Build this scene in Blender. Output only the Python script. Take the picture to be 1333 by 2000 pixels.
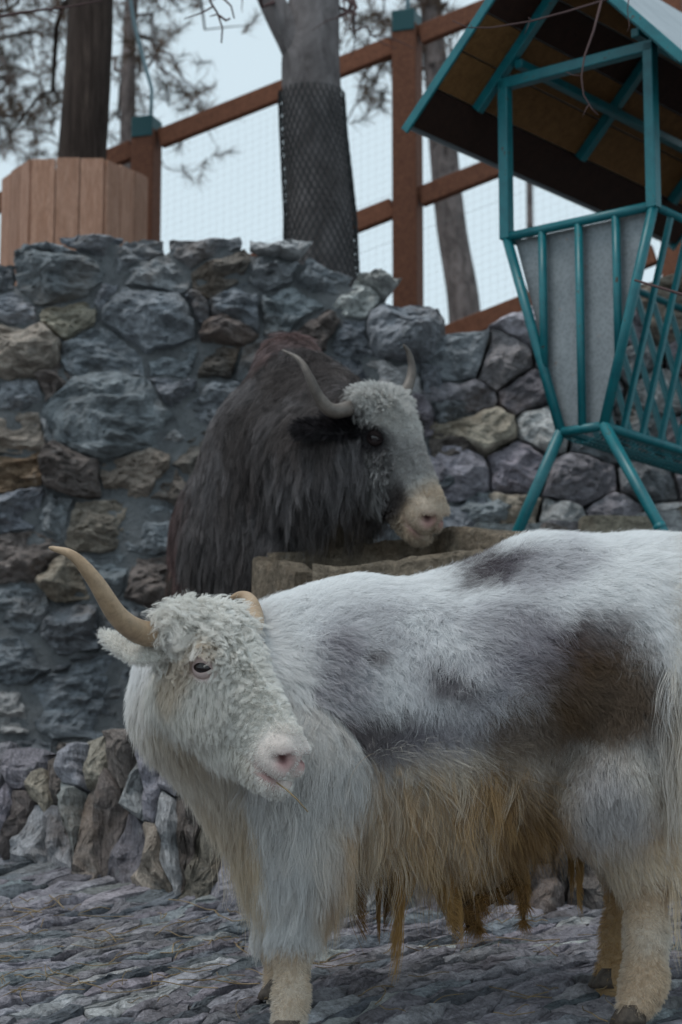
import bpy, bmesh, math, random
import numpy as np
from mathutils import Vector, Matrix, kdtree

for o in list(bpy.data.objects):
    bpy.data.objects.remove(o)
SC = bpy.context.scene
COL = SC.collection
rng = np.random.default_rng(11)
random.seed(11)
R = math.radians

# ------------------------------------------------------------------ camera
FPX = 4750.0                       # focal length in pixels of a 1333 x 2000 frame
PITCH = math.atan(870.0 / FPX)     # looking a little up the slope
CAMZ = 1.5
cam = bpy.data.cameras.new('camera')
cam.sensor_fit = 'VERTICAL'
cam.sensor_height = 36.0
cam.sensor_width = 24.0
cam.lens = 36.0 * FPX / 2000.0
cam.clip_start = 0.1
cam.clip_end = 2000
cam.dof.use_dof = True
cam.dof.focus_distance = 5.95
cam.dof.aperture_fstop = 4.5
cam_o = bpy.data.objects.new('camera', cam)
COL.objects.link(cam_o)
cam_o.location = (0, 0, CAMZ)
cam_o.rotation_euler = (math.pi / 2 + PITCH, 0, 0)
SC.camera = cam_o

# ------------------------------------------------------------------ sky, sun, exposure
SUN_EL, SUN_AZ = R(66), R(-125)    # overcast, the brightest part of the sky high behind the camera's left shoulder
w = bpy.data.worlds.new('World')
SC.world = w
w.use_nodes = True
nt = w.node_tree
nt.nodes.clear()
wo = nt.nodes.new('ShaderNodeOutputWorld')
bg = nt.nodes.new('ShaderNodeBackground')
sky = nt.nodes.new('ShaderNodeTexSky')
sky.sky_type = 'NISHITA'
sky.sun_disc = False
sky.sun_elevation = SUN_EL
sky.sun_rotation = SUN_AZ
sky.air_density = 1.0
sky.dust_density = 3.0
mixs = nt.nodes.new('ShaderNodeMix')
mixs.data_type = 'RGBA'
mixs.inputs[0].default_value = 0.86          # a closed cloud deck over the clear sky
mixs.inputs[7].default_value = (5.75, 6.85, 7.4, 1)
nt.links.new(sky.outputs[0], mixs.inputs[6])
nt.links.new(mixs.outputs[2], bg.inputs[0])
bg.inputs[1].default_value = 0.105
nt.links.new(bg.outputs[0], wo.inputs[0])

sl = bpy.data.lights.new('sun', 'SUN')
sl.energy = 1.1
sl.angle = R(22)
sl.color = (1.0, 0.95, 0.9)
so = bpy.data.objects.new('sun', sl)
COL.objects.link(so)
so.rotation_euler = Vector((math.sin(SUN_AZ) * math.cos(SUN_EL), math.cos(SUN_AZ) * math.cos(SUN_EL), math.sin(SUN_EL))).to_track_quat('Z', 'Y').to_euler()
SC.view_settings.view_transform = 'Standard'
SC.view_settings.look = 'None'
SC.view_settings.exposure = 0.28
SC.view_settings.gamma = 1.0
SC.view_settings.use_curve_mapping = False
SC.cycles.max_bounces = 10
SC.cycles.diffuse_bounces = 7
SC.cycles.transparent_max_bounces = 8
SC.cycles_curves.shape = 'RIBBONS'
SC.cycles_curves.subdivisions = 2

# ------------------------------------------------------------------ measuring
CT, ST = math.cos(PITCH), math.sin(PITCH)

def P(px, py, Y):
    """World point seen at photo pixel (px, py) when it stands Y metres in front of the camera."""
    xc = (px - 666.5) / FPX
    zc = (1000.0 - py) / FPX
    dy = CT - zc * ST
    dz = ST + zc * CT
    t = Y / dy
    return np.array([xc * t, Y, CAMZ + dz * t])

def proj(p):
    """World points -> photo pixels."""
    p = np.asarray(p, float)
    x, y, z = p[..., 0], p[..., 1], p[..., 2] - CAMZ
    f = y * CT + z * ST
    u = -y * ST + z * CT
    return 666.5 + FPX * x / f, 1000.0 - FPX * u / f

def ground_z(x, y):
    return -0.21 + 0.25 * y - 0.03 * x

TERR = 2.15        # terrace of the dark yak
LEDGE = 2.75       # raised bed under the hay rack

def nrm(v):
    v = np.asarray(v, float)
    return v / np.maximum(np.linalg.norm(v, axis=-1, keepdims=True), 1e-9)

# ------------------------------------------------------------------ noise
_H = rng.random((64, 64, 64)).astype(np.float32)

def vnoise(p, scale=1.0, off=0.0):
    """Smooth value noise in -1..1 at points p (...,3)."""
    q = np.asarray(p, np.float64) * scale + off + 1000.0
    i = np.floor(q).astype(np.int64)
    f = q - i
    f = f * f * (3 - 2 * f)
    i &= 63
    j = (i + 1) & 63
    x0, y0, z0 = i[..., 0], i[..., 1], i[..., 2]
    x1, y1, z1 = j[..., 0], j[..., 1], j[..., 2]
    fx, fy, fz = f[..., 0], f[..., 1], f[..., 2]
    def L(a, b, t):
        return a + (b - a) * t
    c = L(L(L(_H[x0, y0, z0], _H[x1, y0, z0], fx), L(_H[x0, y1, z0], _H[x1, y1, z0], fx), fy),
          L(L(_H[x0, y0, z1], _H[x1, y0, z1], fx), L(_H[x0, y1, z1], _H[x1, y1, z1], fx), fy), fz)
    return c * 2 - 1

def fbm(p, scale, octv=3, off=0.0):
    s, a, t = 0, 1.0, 0
    for k in range(octv):
        s = s + a * vnoise(p, scale * 2 ** k, off + 17.3 * k)
        t += a
        a *= 0.5
    return s / t

def sstep(a, b, x):
    t = np.clip((np.asarray(x, float) - a) / (b - a), 0, 1)
    return t * t * (3 - 2 * t)

# ------------------------------------------------------------------ objects
def tag(o, label=None, cat=None, group=None, kind=None):
    if label: o['label'] = label
    if cat: o['category'] = cat
    if group: o['group'] = group
    if kind: o['kind'] = kind
    return o

def link(name, data, parent=None):
    o = bpy.data.objects.new(name, data)
    COL.objects.link(o)
    if parent is not None:
        o.parent = parent
        o.matrix_parent_inverse = Matrix.Translation(parent.location).inverted()
    return o

def empty(name, loc=(0, 0, 0), parent=None):
    o = bpy.data.objects.new(name, None)
    COL.objects.link(o)
    o.location = loc
    o.empty_display_size = 0.1
    if parent is not None:
        o.parent = parent
        o.matrix_parent_inverse = Matrix.Translation(parent.location).inverted()
    return o

def mesh_data(name, verts, faces, mat=None, smooth=False, col=None):
    me = bpy.data.meshes.new(name)
    verts = np.asarray(verts, np.float32)
    if isinstance(faces, np.ndarray):
        n, k = faces.shape
        me.vertices.add(len(verts))
        me.vertices.foreach_set('co', verts.ravel())
        me.loops.add(n * k)
        me.loops.foreach_set('vertex_index', faces.astype(np.int32).ravel())
        me.polygons.add(n)
        me.polygons.foreach_set('loop_start', np.arange(0, n * k, k, dtype=np.int32))
        me.update(calc_edges=True)
    else:
        me.from_pydata(verts.tolist(), [], faces)
        me.update()
    if smooth:
        me.polygons.foreach_set('use_smooth', np.ones(len(me.polygons), bool))
    if col is not None:
        a = me.color_attributes.new('tint', 'FLOAT_COLOR', 'POINT')
        c = np.ones((len(verts), 4), np.float32)
        c[:, :3] = col
        a.data.foreach_set('color', c.ravel())
    if mat is not None:
        me.materials.append(mat)
    return me

def obj(name, verts, faces, mat=None, parent=None, smooth=False, col=None):
    return link(name, mesh_data(name, verts, faces, mat, smooth, col), parent)

class MB:
    """Collects shapes for ONE mesh."""
    def __init__(s):
        s.v, s.f = [], []
    def add(s, v, f):
        n = len(s.v)
        s.v.extend([tuple(map(float, q)) for q in v])
        s.f.extend([tuple(i + n for i in q) for q in f])
        return s
    def box(s, c, half, ax=None, bevel=0.0):
        c = np.asarray(c, float)
        ax = np.eye(3) if ax is None else np.asarray(ax, float)
        b = min(bevel, min(half) * 0.9)
        if b <= 0:
            v = [c + sx * half[0] * ax[0] + sy * half[1] * ax[1] + sz * half[2] * ax[2]
                 for sz in (-1, 1) for sy in (-1, 1) for sx in (-1, 1)]
            return s.add(v, [(0, 2, 3, 1), (4, 5, 7, 6), (0, 1, 5, 4), (2, 6, 7, 3), (0, 4, 6, 2), (1, 3, 7, 5)])
        bm = bmesh.new()
        bmesh.ops.create_cube(bm, size=2)
        for q in bm.verts:
            q.co = Vector((q.co.x * half[0], q.co.y * half[1], q.co.z * half[2]))
        bmesh.ops.bevel(bm, geom=list(bm.edges), offset=b, segments=1, affect='EDGES')
        bm.verts.index_update()
        v = [c + q.co.x * ax[0] + q.co.y * ax[1] + q.co.z * ax[2] for q in bm.verts]
        f = [tuple(q.index for q in p.verts) for p in bm.faces]
        bm.free()
        return s.add(v, f)
    def beam(s, p0, p1, w, h, up=(0, 0, 1), bevel=0.0, ext=0.0):
        p0, p1 = np.asarray(p0, float), np.asarray(p1, float)
        d = nrm(p1 - p0)
        x = nrm(np.cross(np.asarray(up, float), d))
        z = np.cross(d, x)
        return s.box((p0 + p1) / 2, (w / 2, np.linalg.norm(p1 - p0) / 2 + ext, h / 2), (x, d, z), bevel)
    def tube(s, pts, rad, n=8, cap=True):
        pts = np.asarray(pts, float)
        K = len(pts)
        rad = np.broadcast_to(np.asarray(rad, float), (K,))
        t = nrm(np.gradient(pts, axis=0))
        ref = np.array([0.0, 0, 1]) if abs(t[0][2]) < 0.9 else np.array([1.0, 0, 0])
        a = nrm(np.cross(t[0], ref))
        v = []
        for k in range(K):
            a = nrm(a - t[k] * np.dot(a, t[k]))
            b = np.cross(t[k], a)
            for i in range(n):
                g = 2 * math.pi * i / n
                v.append(pts[k] + rad[k] * (math.cos(g) * a + math.sin(g) * b))
        f = []
        for k in range(K - 1):
            for i in range(n):
                j = (i + 1) % n
                f.append((k * n + i, k * n + j, (k + 1) * n + j, (k + 1) * n + i))
        if cap:
            f.append(tuple(range(n))[::-1])
            f.append(tuple((K - 1) * n + i for i in range(n)))
        return s.add(v, f)
    def build(s, name, mat=None, parent=None, smooth=False, col=None):
        o = obj(name, s.v, s.f, mat, parent, smooth, col)
        return o

# ------------------------------------------------------------------ materials
class NT:
    def __init__(s, name):
        s.m = bpy.data.materials.new(name)
        s.m.use_nodes = True
        s.t = s.m.node_tree
        s.t.nodes.clear()
        s.out = s.n('ShaderNodeOutputMaterial')
    def n(s, typ, **kw):
        q = s.t.nodes.new(typ)
        for k, v in kw.items():
            setattr(q, k, v)
        return q
    def l(s, a, b):
        s.t.links.new(a, b)
    def val(s, sock, v):
        if hasattr(v, 'is_linked') or isinstance(v, bpy.types.NodeSocket):
            s.l(v, sock)
        else:
            sock.default_value = v
    def coord(s, scale=(1, 1, 1), which='Object', rot=(0, 0, 0)):
        c = s.n('ShaderNodeTexCoord')
        m = s.n('ShaderNodeMapping')
        m.inputs['Scale'].default_value = scale
        m.inputs['Rotation'].default_value = rot
        s.l(c.outputs[which], m.inputs[0])
        return m.outputs[0]
    def geo(s, scale=(1, 1, 1), rot=(0, 0, 0)):
        c = s.n('ShaderNodeNewGeometry')
        m = s.n('ShaderNodeMapping')
        m.inputs['Scale'].default_value = scale
        m.inputs['Rotation'].default_value = rot
        s.l(c.outputs['Position'], m.inputs[0])
        return m.outputs[0]
    def noise(s, vec, scale, detail=6, rough=0.6, dist=0.0):
        q = s.n('ShaderNodeTexNoise')
        q.inputs['Scale'].default_value = scale
        q.inputs['Detail'].default_value = detail
        q.inputs['Roughness'].default_value = rough
        q.inputs['Distortion'].default_value = dist
        s.l(vec, q.inputs['Vector'])
        return q.outputs['Fac']
    def ramp(s, fac, stops, interp='LINEAR'):
        q = s.n('ShaderNodeValToRGB')
        q.color_ramp.interpolation = interp
        el = q.color_ramp.elements
        while len(el) < len(stops):
            el.new(0.5)
        for e, (p, c) in zip(el, stops):
            e.position = p
            e.color = (c, c, c, 1) if not hasattr(c, '__len__') else (*c, 1)
        s.l(fac, q.inputs[0])
        return q.outputs[0]
    def mix(s, fac, a, b, blend='MIX'):
        q = s.n('ShaderNodeMix', data_type='RGBA', blend_type=blend)
        s.val(q.inputs[0], fac)
        for sock, v in ((q.inputs[6], a), (q.inputs[7], b)):
            if isinstance(v, bpy.types.NodeSocket):
                s.l(v, sock)
            else:
                sock.default_value = (*v, 1)
        return q.outputs[2]
    def math(s, op, a, b=0.0):
        q = s.n('ShaderNodeMath', operation=op)
        s.val(q.inputs[0], a)
        s.val(q.inputs[1], b)
        return q.outputs[0]
    def bump(s, h, strength=0.5, dist=0.01):
        q = s.n('ShaderNodeBump')
        q.inputs['Strength'].default_value = strength
        q.inputs['Distance'].default_value = dist
        s.l(h, q.inputs['Height'])
        return q.outputs[0]
    def attr(s, name='tint'):
        q = s.n('ShaderNodeAttribute', attribute_name=name)
        return q.outputs['Color']
    def bsdf(s, color, rough=0.8, normal=None, metal=0.0, spec=0.3, **kw):
        q = s.n('ShaderNodeBsdfPrincipled')
        s.val(q.inputs['Base Color'], color if isinstance(color, bpy.types.NodeSocket) else (*color, 1))
        s.val(q.inputs['Roughness'], rough)
        s.val(q.inputs['Metallic'], metal)
        q.inputs['Specular IOR Level'].default_value = spec
        for k, v in kw.items():
            s.val(q.inputs[k.replace('_', ' ')], v)
        if normal is not None:
            s.l(normal, q.inputs['Normal'])
        s.l(q.outputs[0], s.out.inputs[0])
        return s.m

def m_stone(name, scale=1.0, strata=(1, 1, 1), bump=0.8, speck=0.5, stain=0.45):
    k = NT(name)
    g = k.geo()
    gs = k.geo(scale=strata)
    base = k.attr('tint')
    n1 = k.noise(g, 7 * scale, 8, 0.65, 0.4)
    n2 = k.noise(gs, 28 * scale, 8, 0.7, 0.3)
    n3 = k.noise(g, 2.3 * scale, 4, 0.55)
    c = k.mix(1.0, base, k.ramp(n1, [(0.28, 0.5), (0.5, 1.0), (0.72, 1.5)]), 'MULTIPLY')
    c = k.mix(1.0, c, k.ramp(n2, [(0.32, 0.5), (0.52, 1.0), (0.72, 1.4)]), 'MULTIPLY')
    c = k.mix(k.ramp(n3, [(0.54, 0.0), (0.70, stain)]), c, (0.19, 0.12, 0.07))       # iron stains
    n4 = k.noise(g, 16 * scale, 5, 0.6)
    c = k.mix(k.ramp(n4, [(0.6, 0.0), (0.72, 0.45 * speck)]), c, (0.42, 0.44, 0.44))  # lime and lichen
    h = k.math('ADD', k.math('MULTIPLY', n2, 0.8), k.math('MULTIPLY', n1, 1.6))
    h = k.math('ADD', h, k.math('MULTIPLY', k.noise(g, 90 * scale, 4, 0.7), 0.25))
    return k.bsdf(c, 0.88, k.bump(h, bump, 0.03), spec=0.22)

def m_wood(name, c0, c1, axis_scale=(6, 6, 0.7), rough=0.75):
    k = NT(name)
    v = k.coord(axis_scale)
    n = k.noise(v, 6, 8, 0.65, 0.6)
    n2 = k.noise(v, 30, 4, 0.6)
    oi = k.n('ShaderNodeObjectInfo').outputs['Random']
    c = k.mix(k.ramp(n, [(0.3, 0.0), (0.7, 1.0)]), c0, c1)
    c = k.mix(1.0, c, k.ramp(oi, [(0.0, 0.78), (1.0, 1.12)]), 'MULTIPLY')
    c = k.mix(1.0, c, k.ramp(n2, [(0.35, 0.75), (0.6, 1.05)]), 'MULTIPLY')
    return k.bsdf(c, rough, k.bump(n, 0.35, 0.006), spec=0.25)

M = {}
M['wall_stone'] = m_stone('wall stone', 1.0, (1, 1, 2.2))
M['rubble'] = m_stone('rubble stone', 1.4, (1, 1, 1.6))
M['kerb_stone'] = m_stone('upright stone', 1.5, (2.6, 2.6, 0.7), 0.9)
M['paver'] = m_stone('paving stone', 1.7, (1.2, 1.2, 1.2), 1.0, 0.6, 0.15)
M['trough'] = m_stone('trough stone', 2.2, (1, 1, 1), 1.0, 0.35)

k = NT('mortar')
g = k.geo()
n1 = k.noise(g, 9, 8, 0.65)
n2 = k.noise(g, 60, 5, 0.7)
c = k.ramp(n1, [(0.3, (0.145, 0.155, 0.165)), (0.55, (0.235, 0.25, 0.262)), (0.75, (0.32, 0.33, 0.34))])
M['mortar'] = k.bsdf(c, 0.95, k.bump(k.math('ADD', n1, k.math('MULTIPLY', n2, 0.5)), 1.0, 0.05), spec=0.15)

k = NT('soil')
g = k.geo()
n1 = k.noise(g, 5, 8, 0.7)
n2 = k.noise(g, 45, 5, 0.7)
c = k.ramp(n1, [(0.3, (0.07, 0.062, 0.06)), (0.6, (0.14, 0.125, 0.12)), (0.8, (0.19, 0.17, 0.16))])
M['soil'] = k.bsdf(c, 0.95, k.bump(k.math('ADD', n1, k.math('MULTIPLY', n2, 0.4)), 0.9, 0.03), spec=0.15)
# ------------------------------------------------------------------ stone fields
def clip_poly(poly, n, c):
    """Keep the part of the polygon where n.x <= c."""
    out = []
    L = len(poly)
    for i in range(L):
        a, b = poly[i], poly[(i + 1) % L]
        da, db = n[0] * a[0] + n[1] * a[1] - c, n[0] * b[0] + n[1] * b[1] - c
        if da <= 0:
            out.append(a)
        if (da < 0) != (db < 0) and abs(da - db) > 1e-12:
            t = da / (da - db)
            out.append((a[0] + (b[0] - a[0]) * t, a[1] + (b[1] - a[1]) * t))
    return out

def cells(seeds, wt, rmax, aniso=(1.0, 1.0)):
    s = np.asarray(seeds, float) * np.asarray(aniso)
    wt = np.asarray(wt, float)
    res = []
    for i in range(len(s)):
        d = np.linalg.norm(s - s[i], axis=1)
        nb = np.argsort(d)[1:26]
        x, y = s[i]
        r = rmax if np.isscalar(rmax) else rmax[i]
        poly = [(x - r, y - r), (x + r, y - r), (x + r, y + r), (x - r, y + r)]
        for j in nb:
            if d[j] > 2.9 * r or d[j] < 1e-6:
                continue
            n = 2 * (s[j] - s[i])
            poly = clip_poly(poly, n, s[j] @ s[j] - s[i] @ s[i] - wt[j] + wt[i])
            if len(poly) < 3:
                break
        res.append(np.array(poly) / np.asarray(aniso) if len(poly) >= 3 else None)
    return res

def stone_shape(poly, H, joint, rs, spokes=18, rings=(0.34, 0.62, 0.82, 0.94, 1.0), facets=4, tilt=0.4, edge=0.35, sink=0.03, jag=0.02, rough=0.0, base=0.0, over=0.0):
    """A broken stone that fills its cell, with flat cleaved faces: returns (u, v, h) vertices, faces."""
    c = poly.mean(0)
    nxt = np.roll(poly, -1, 0)
    el = np.linalg.norm(nxt - poly, axis=1)
    per = el.sum()
    pts = []
    for p, q, l in zip(poly, nxt, el):
        k_ = max(1, int(round(spokes * l / per)))
        for i in range(k_):
            pts.append(p + (q - p) * i / k_)
    pts = np.array(pts)
    d = pts - c
    r = np.linalg.norm(d, axis=1)
    f_ = np.maximum(1 - joint / np.maximum(r, 1e-4), 0.45) * (1 + jag * rs.normal(size=len(r)))
    cs = 0.5 * d + 0.25 * (np.roll(d, 1, 0) + np.roll(d, -1, 0))
    d = (0.8 * d + 0.2 * cs) * f_[:, None]
    n = len(d)
    ex = np.maximum(np.std(d, axis=0), 1e-3) * 1.5
    pl = [(1.0, tilt * 0.5 * rs.normal(), tilt * 0.5 * rs.normal() - over)]
    a0 = rs.random() * 6.28
    for k_ in range(facets):
        a = a0 + 2 * math.pi * k_ / facets + 0.5 * rs.normal()
        t0 = rs.uniform(-0.25, 0.6)
        sl = tilt * rs.uniform(0.5, 1.8)
        pl.append((1 + sl * t0, -sl * math.cos(a), -sl * math.sin(a)))
    def hgt(x, q):
        u = x / ex
        h = min(p[0] + p[1] * u[0] + p[2] * u[1] for p in pl)
        prof = 1.0 if q < 0.86 else (1 - edge * ((q - 0.86) / 0.14) ** 1.5)
        return max(h, 0.18) * prof
    out = [(c[0], c[1], hgt(np.zeros(2), 0) * H + base)]
    for ro in rings:
        for i in range(n):
            x = d[i] * ro
            out.append((c[0] + x[0], c[1] + x[1], hgt(x, ro) * H + base))
    for i in range(n):
        out.append((c[0] + 1.01 * d[i][0], c[1] + 1.01 * d[i][1], -sink))
    F = [(0, 1 + i, 1 + (i + 1) % n) for i in range(n)]
    for k_ in range(len(rings)):
        for i in range(n):
            j = (i + 1) % n
            F.append((1 + k_ * n + i, 1 + (k_ + 1) * n + i, 1 + (k_ + 1) * n + j, 1 + k_ * n + j))
    return np.array(out), F

def on_surface(S, uvh):
    """Map (u, v, h) to the world: S(u, v) is the surface, h stands off along its normal."""
    u, v, h = uvh[:, 0], uvh[:, 1], uvh[:, 2]
    e = 0.02
    p = S(u, v)
    n = nrm(np.cross(S(u + e, v) - S(u - e, v), S(u, v + e) - S(u, v - e)))
    return p + n * h[:, None]

TONES = {
    'g': (0.215, 0.232, 0.252), 'G': (0.145, 0.160, 0.180), 'l': (0.35, 0.355, 0.36), 't': (0.27, 0.24, 0.20),
    'b': (0.155, 0.135, 0.125), 'r': (0.235, 0.165, 0.115), 'p': (0.245, 0.235, 0.260),
}

def tone(ch, rs, var=0.14):
    c = np.array(TONES[ch])
    return c * np.clip(1 + var * rs.normal(), 0.55, 1.5) * (1 + 0.015 * rs.normal(size=3))

def displace(P3, rs, amp, sc):
    n = np.stack([fbm(P3, sc, 3, 3.1), fbm(P3, sc, 3, 31.7), fbm(P3, sc, 3, 77.7)], 1)
    return P3 + amp * n

def crag(W, amp, sc, sq=(1, 1, 2.2), off=0.0):
    """Ridged, layered relief pushed out of a wall face."""
    q = W * np.array(sq)
    r1 = 1 - 2 * np.abs(fbm(q, sc, 3, 5.5 + off))
    r2 = 1 - 2 * np.abs(fbm(q, sc * 3.1, 3, 61.5 + off))
    out = W.copy()
    out[:, 1] -= amp * (r1 - 0.5) + 0.4 * amp * (r2 - 0.5)
    return out

# ------------------------------------------------------------------ ground below: sloping yard of stones set on edge
xs = np.concatenate([[-60, -25, -8], np.linspace(-3, 3, 25), [8, 25, 60]])
ys = np.concatenate([[-60, -25, -8, 0, 3], np.linspace(4.6, 7.9, 24), [8.6]])
def yard(u, v):
    return np.stack([u, v, ground_z(u, v) + 0 * u], -1)
gx, gy = np.meshgrid(xs, ys)
gv = np.stack([gx.ravel(), gy.ravel(), ground_z(gx, gy).ravel() - 0.012], 1)
gv[:, 2] += 0.008 * fbm(gv, 1.7, 3)
nx, ny = len(xs), len(ys)
gf = np.array([(j * nx + i, j * nx + i + 1, (j + 1) * nx + i + 1, (j + 1) * nx + i) for j in range(ny - 1) for i in range(nx - 1)])
yard_o = tag(obj('ground', gv, gf, M['soil'], smooth=True), kind='structure')

def low_wall_y(x):
    """Foot of the low wall of upright stones, seen from above."""
    return 7.45 + 0.62 * sstep(-0.25, -1.35, x) + 0.22 * sstep(0.2, 1.3, x)

rs = np.random.default_rng(5)
phi = R(44)
du, dv = np.array([math.cos(phi), math.sin(phi)]), np.array([-math.sin(phi), math.cos(phi)])
seeds = []
row = -3.2
while row < 8.6:
    wd = 0.030 + 0.034 * rs.random()
    s = 1.5 + rs.random() * 0.3
    while s < 7.6:
        ln = 0.13 + 0.30 * rs.random()
        q = du * (s + ln / 2) + dv * (row + 0.010 * rs.normal())
        if -1.5 < q[0] < 1.5 and 5.3 < q[1] < low_wall_y(q[0]) + 0.05:
            seeds.append((s + ln / 2, row + 0.008 * rs.normal()))
        s += ln
    row += wd
seeds = np.array(seeds)
def yard_uv(u, v):
    x = u * du[0] + v * dv[0]
    y = u * du[1] + v * dv[1]
    bend = 0.10 * np.sin(1.9 * x + 0.6) + 0.05 * np.sin(4.1 * y)
    x2, y2 = x + bend * dv[0], y + bend * dv[1]
    return np.stack([x2, y2, ground_z(x2, y2)], -1)
pol = cells(seeds, 0.0004 * rs.random(len(seeds)), 0.22, (0.20, 1.0))
paving = []
for i, pg in enumerate(pol):
    if pg is None:
        continue
    H = 0.008 + 0.024 * rs.random() ** 1.6
    V, F = stone_shape(pg, H, 0.002, rs, spokes=22, rings=(0.35, 0.65, 0.88, 1.0), facets=4, tilt=0.6, edge=0.3, sink=0.02, jag=0.05)
    W = on_surface(yard_uv, V)
    W = displace(W, rs, 0.020, 9)
    W = displace(W, rs, 0.012, 32)
    paving.append((W, F, 1.35 * tone(rs.choice(list('ppplpgGp')), rs, 0.2)))
ctr = np.array([q[0].mean(0) for q in paving])
ppx, ppy = proj(ctr)
vis = (ppx > -20) & (ppx < 1353) & (ppy < 2010) & (ppy > 1500)
score = np.where(vis, 100.0, 0) - ctr[:, 1]
order = np.argsort(-score)
keep = set(order[:300].tolist())
rest_v, rest_f, rest_c = [], [], []
for i, (W, F, c) in enumerate(paving):
    if i in keep:
        o = obj('paving_stone', W, F, M['paver'], yard_o, False, c)
    else:
        n = sum(len(a) for a in rest_v)
        rest_v.append(W)
        rest_f += [tuple(q + n for q in f) for f in F]
        rest_c.append(np.tile(c, (len(W), 1)))
o = obj('paving_rest', np.concatenate(rest_v), rest_f, M['paver'], yard_o, False, np.concatenate(rest_c))
tag(o, kind='stuff')

# ------------------------------------------------------------------ terrace behind the low wall, hillside above
def sheet(name, xs, ys, zf, mat, kind='structure'):
    gx, gy = np.meshgrid(xs, ys)
    v = np.stack([gx.ravel(), gy.ravel(), zf(gx, gy).ravel()], 1)
    n = len(xs)
    f = np.array([(j * n + i, j * n + i + 1, (j + 1) * n + i + 1, (j + 1) * n + i) for j in range(len(ys) - 1) for i in range(n - 1)])
    return tag(obj(name, v, f, mat, smooth=True), kind=kind)

xs = np.concatenate([[-40, -10], np.linspace(-2.4, 2.4, 20), [10, 40]])
gx = []
verts, n = [], len(xs)
for k in range(8):
    for x in xs:
        y = low_wall_y(np.array(x)) + 0.12 + k * 0.42
        verts.append((x, float(y), TERR + 0.015 * float(vnoise(np.array([x, y, 0.0]), 3))))
f = np.array([(j * n + i, j * n + i + 1, (j + 1) * n + i + 1, (j + 1) * n + i) for j in range(7) for i in range(n - 1)])
tag(obj('terrace', verts, f, M['soil'], smooth=True), kind='structure')
sheet('hillside', np.concatenate([[-150, -40, -10], np.linspace(-4, 4, 17), [10, 40, 150]]), np.array([10.35, 10.6, 11, 12, 14, 18, 26, 60, 200]),
      lambda x, y: 3.75 + 0.09 * (y - 10.4) + 0.05 * np.sin(1.7 * x) + 0.02 * np.clip(x, -10, 10), M['soil'])

# ------------------------------------------------------------------ low wall of upright stones
rs = np.random.default_rng(8)
lw = tag(empty('low_wall', (-0.4, 7.5, float(ground_z(-0.4, 7.5)))), 'low wall of jagged brown and grey stones set upright along the paved slope', 'wall')
def low_wall(u, v):
    y = low_wall_y(u)
    zb = ground_z(u, y)
    hgt = TERR + 0.02 - zb
    return np.stack([u, y + 0.10 * v, zb - 0.03 + hgt * v], -1)
us = np.linspace(-1.6, 1.7, 60)
bv, bf = [], []
for v_ in (0.0, 0.5, 0.93):
    bv.append(on_surface(low_wall, np.stack([us, us * 0 + v_, us * 0 - 0.035], 1)))
back = on_surface(low_wall, np.stack([us, us * 0 + 0.93, us * 0 - 0.035], 1)) + np.array([0, 0.25, -0.01])
bv.append(back)
n = len(us)
bf = [(k * n + i, k * n + i + 1, (k + 1) * n + i + 1, (k + 1) * n + i) for k in range(3) for i in range(n - 1)]
obj('earth_core', displace(np.concatenate(bv), rs, 0.02, 8), bf, M['soil'], lw, True)
seeds = []
u = -1.5
while u < 1.6:
    wd = 0.045 + 0.045 * rs.random()
    big = rs.random()
    if big < 0.3:
        seeds += [(u + wd / 2, 0.24 + 0.06 * rs.random()), (u + wd / 2 + 0.02 * rs.normal(), 0.78 + 0.08 * rs.random())]
    elif big < 0.88:
        seeds += [(u + wd / 2, 0.45 + 0.1 * rs.random()), (u + wd / 2 + 0.02 * rs.normal(), 0.95)]
    else:
        seeds += [(u + wd / 2, 0.12), (u + wd / 2 + 0.02 * rs.normal(), 0.5), (u + wd / 2 + 0.02 * rs.normal(), 0.9)]
    u += wd
pol = cells(np.array(seeds), 0.0003 * rs.random(len(seeds)), 0.14, (1.0, 0.16))
for pg in pol:
    if pg is None:
        continue
    pg = pg.copy()
    pg[:, 1] = np.clip(pg[:, 1], -0.05, 1.10 + 0.10 * rs.normal())
    H = 0.03 + 0.075 * rs.random()
    V, F = stone_shape(pg, H, 0.004, rs, spokes=26, rings=(0.2, 0.4, 0.6, 0.8, 0.92, 1.0), facets=5, tilt=0.8, edge=0.4, sink=0.05, jag=0.03)
    W = crag(displace(displace(on_surface(low_wall, V), rs, 0.030, 8), rs, 0.012, 28), 0.022, 11, (1.3, 1, 1.0), rs.random() * 30)
    obj('upright_stone', W, F, M['kerb_stone'], lw, False, 1.3 * tone(rs.choice(list('tbbptpbl')), rs, 0.2))

# ------------------------------------------------------------------ big mortared retaining wall
rs = np.random.default_rng(21)
def big_wall(u, v):
    y = 9.86 + 0.07 * (u + 0.9) ** 2 + 0.05 * (v - 2.15) + 0.9 * sstep(0.45, 1.15, u) ** 2
    return np.stack([u, y, v], -1)
def wall_uv(px, py):
    y = 9.9
    for _ in range(6):
        p = P(px, py, y)
        y = float(big_wall(np.array(p[0]), np.array(p[2]))[1])
    return p[0], p[2]
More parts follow.
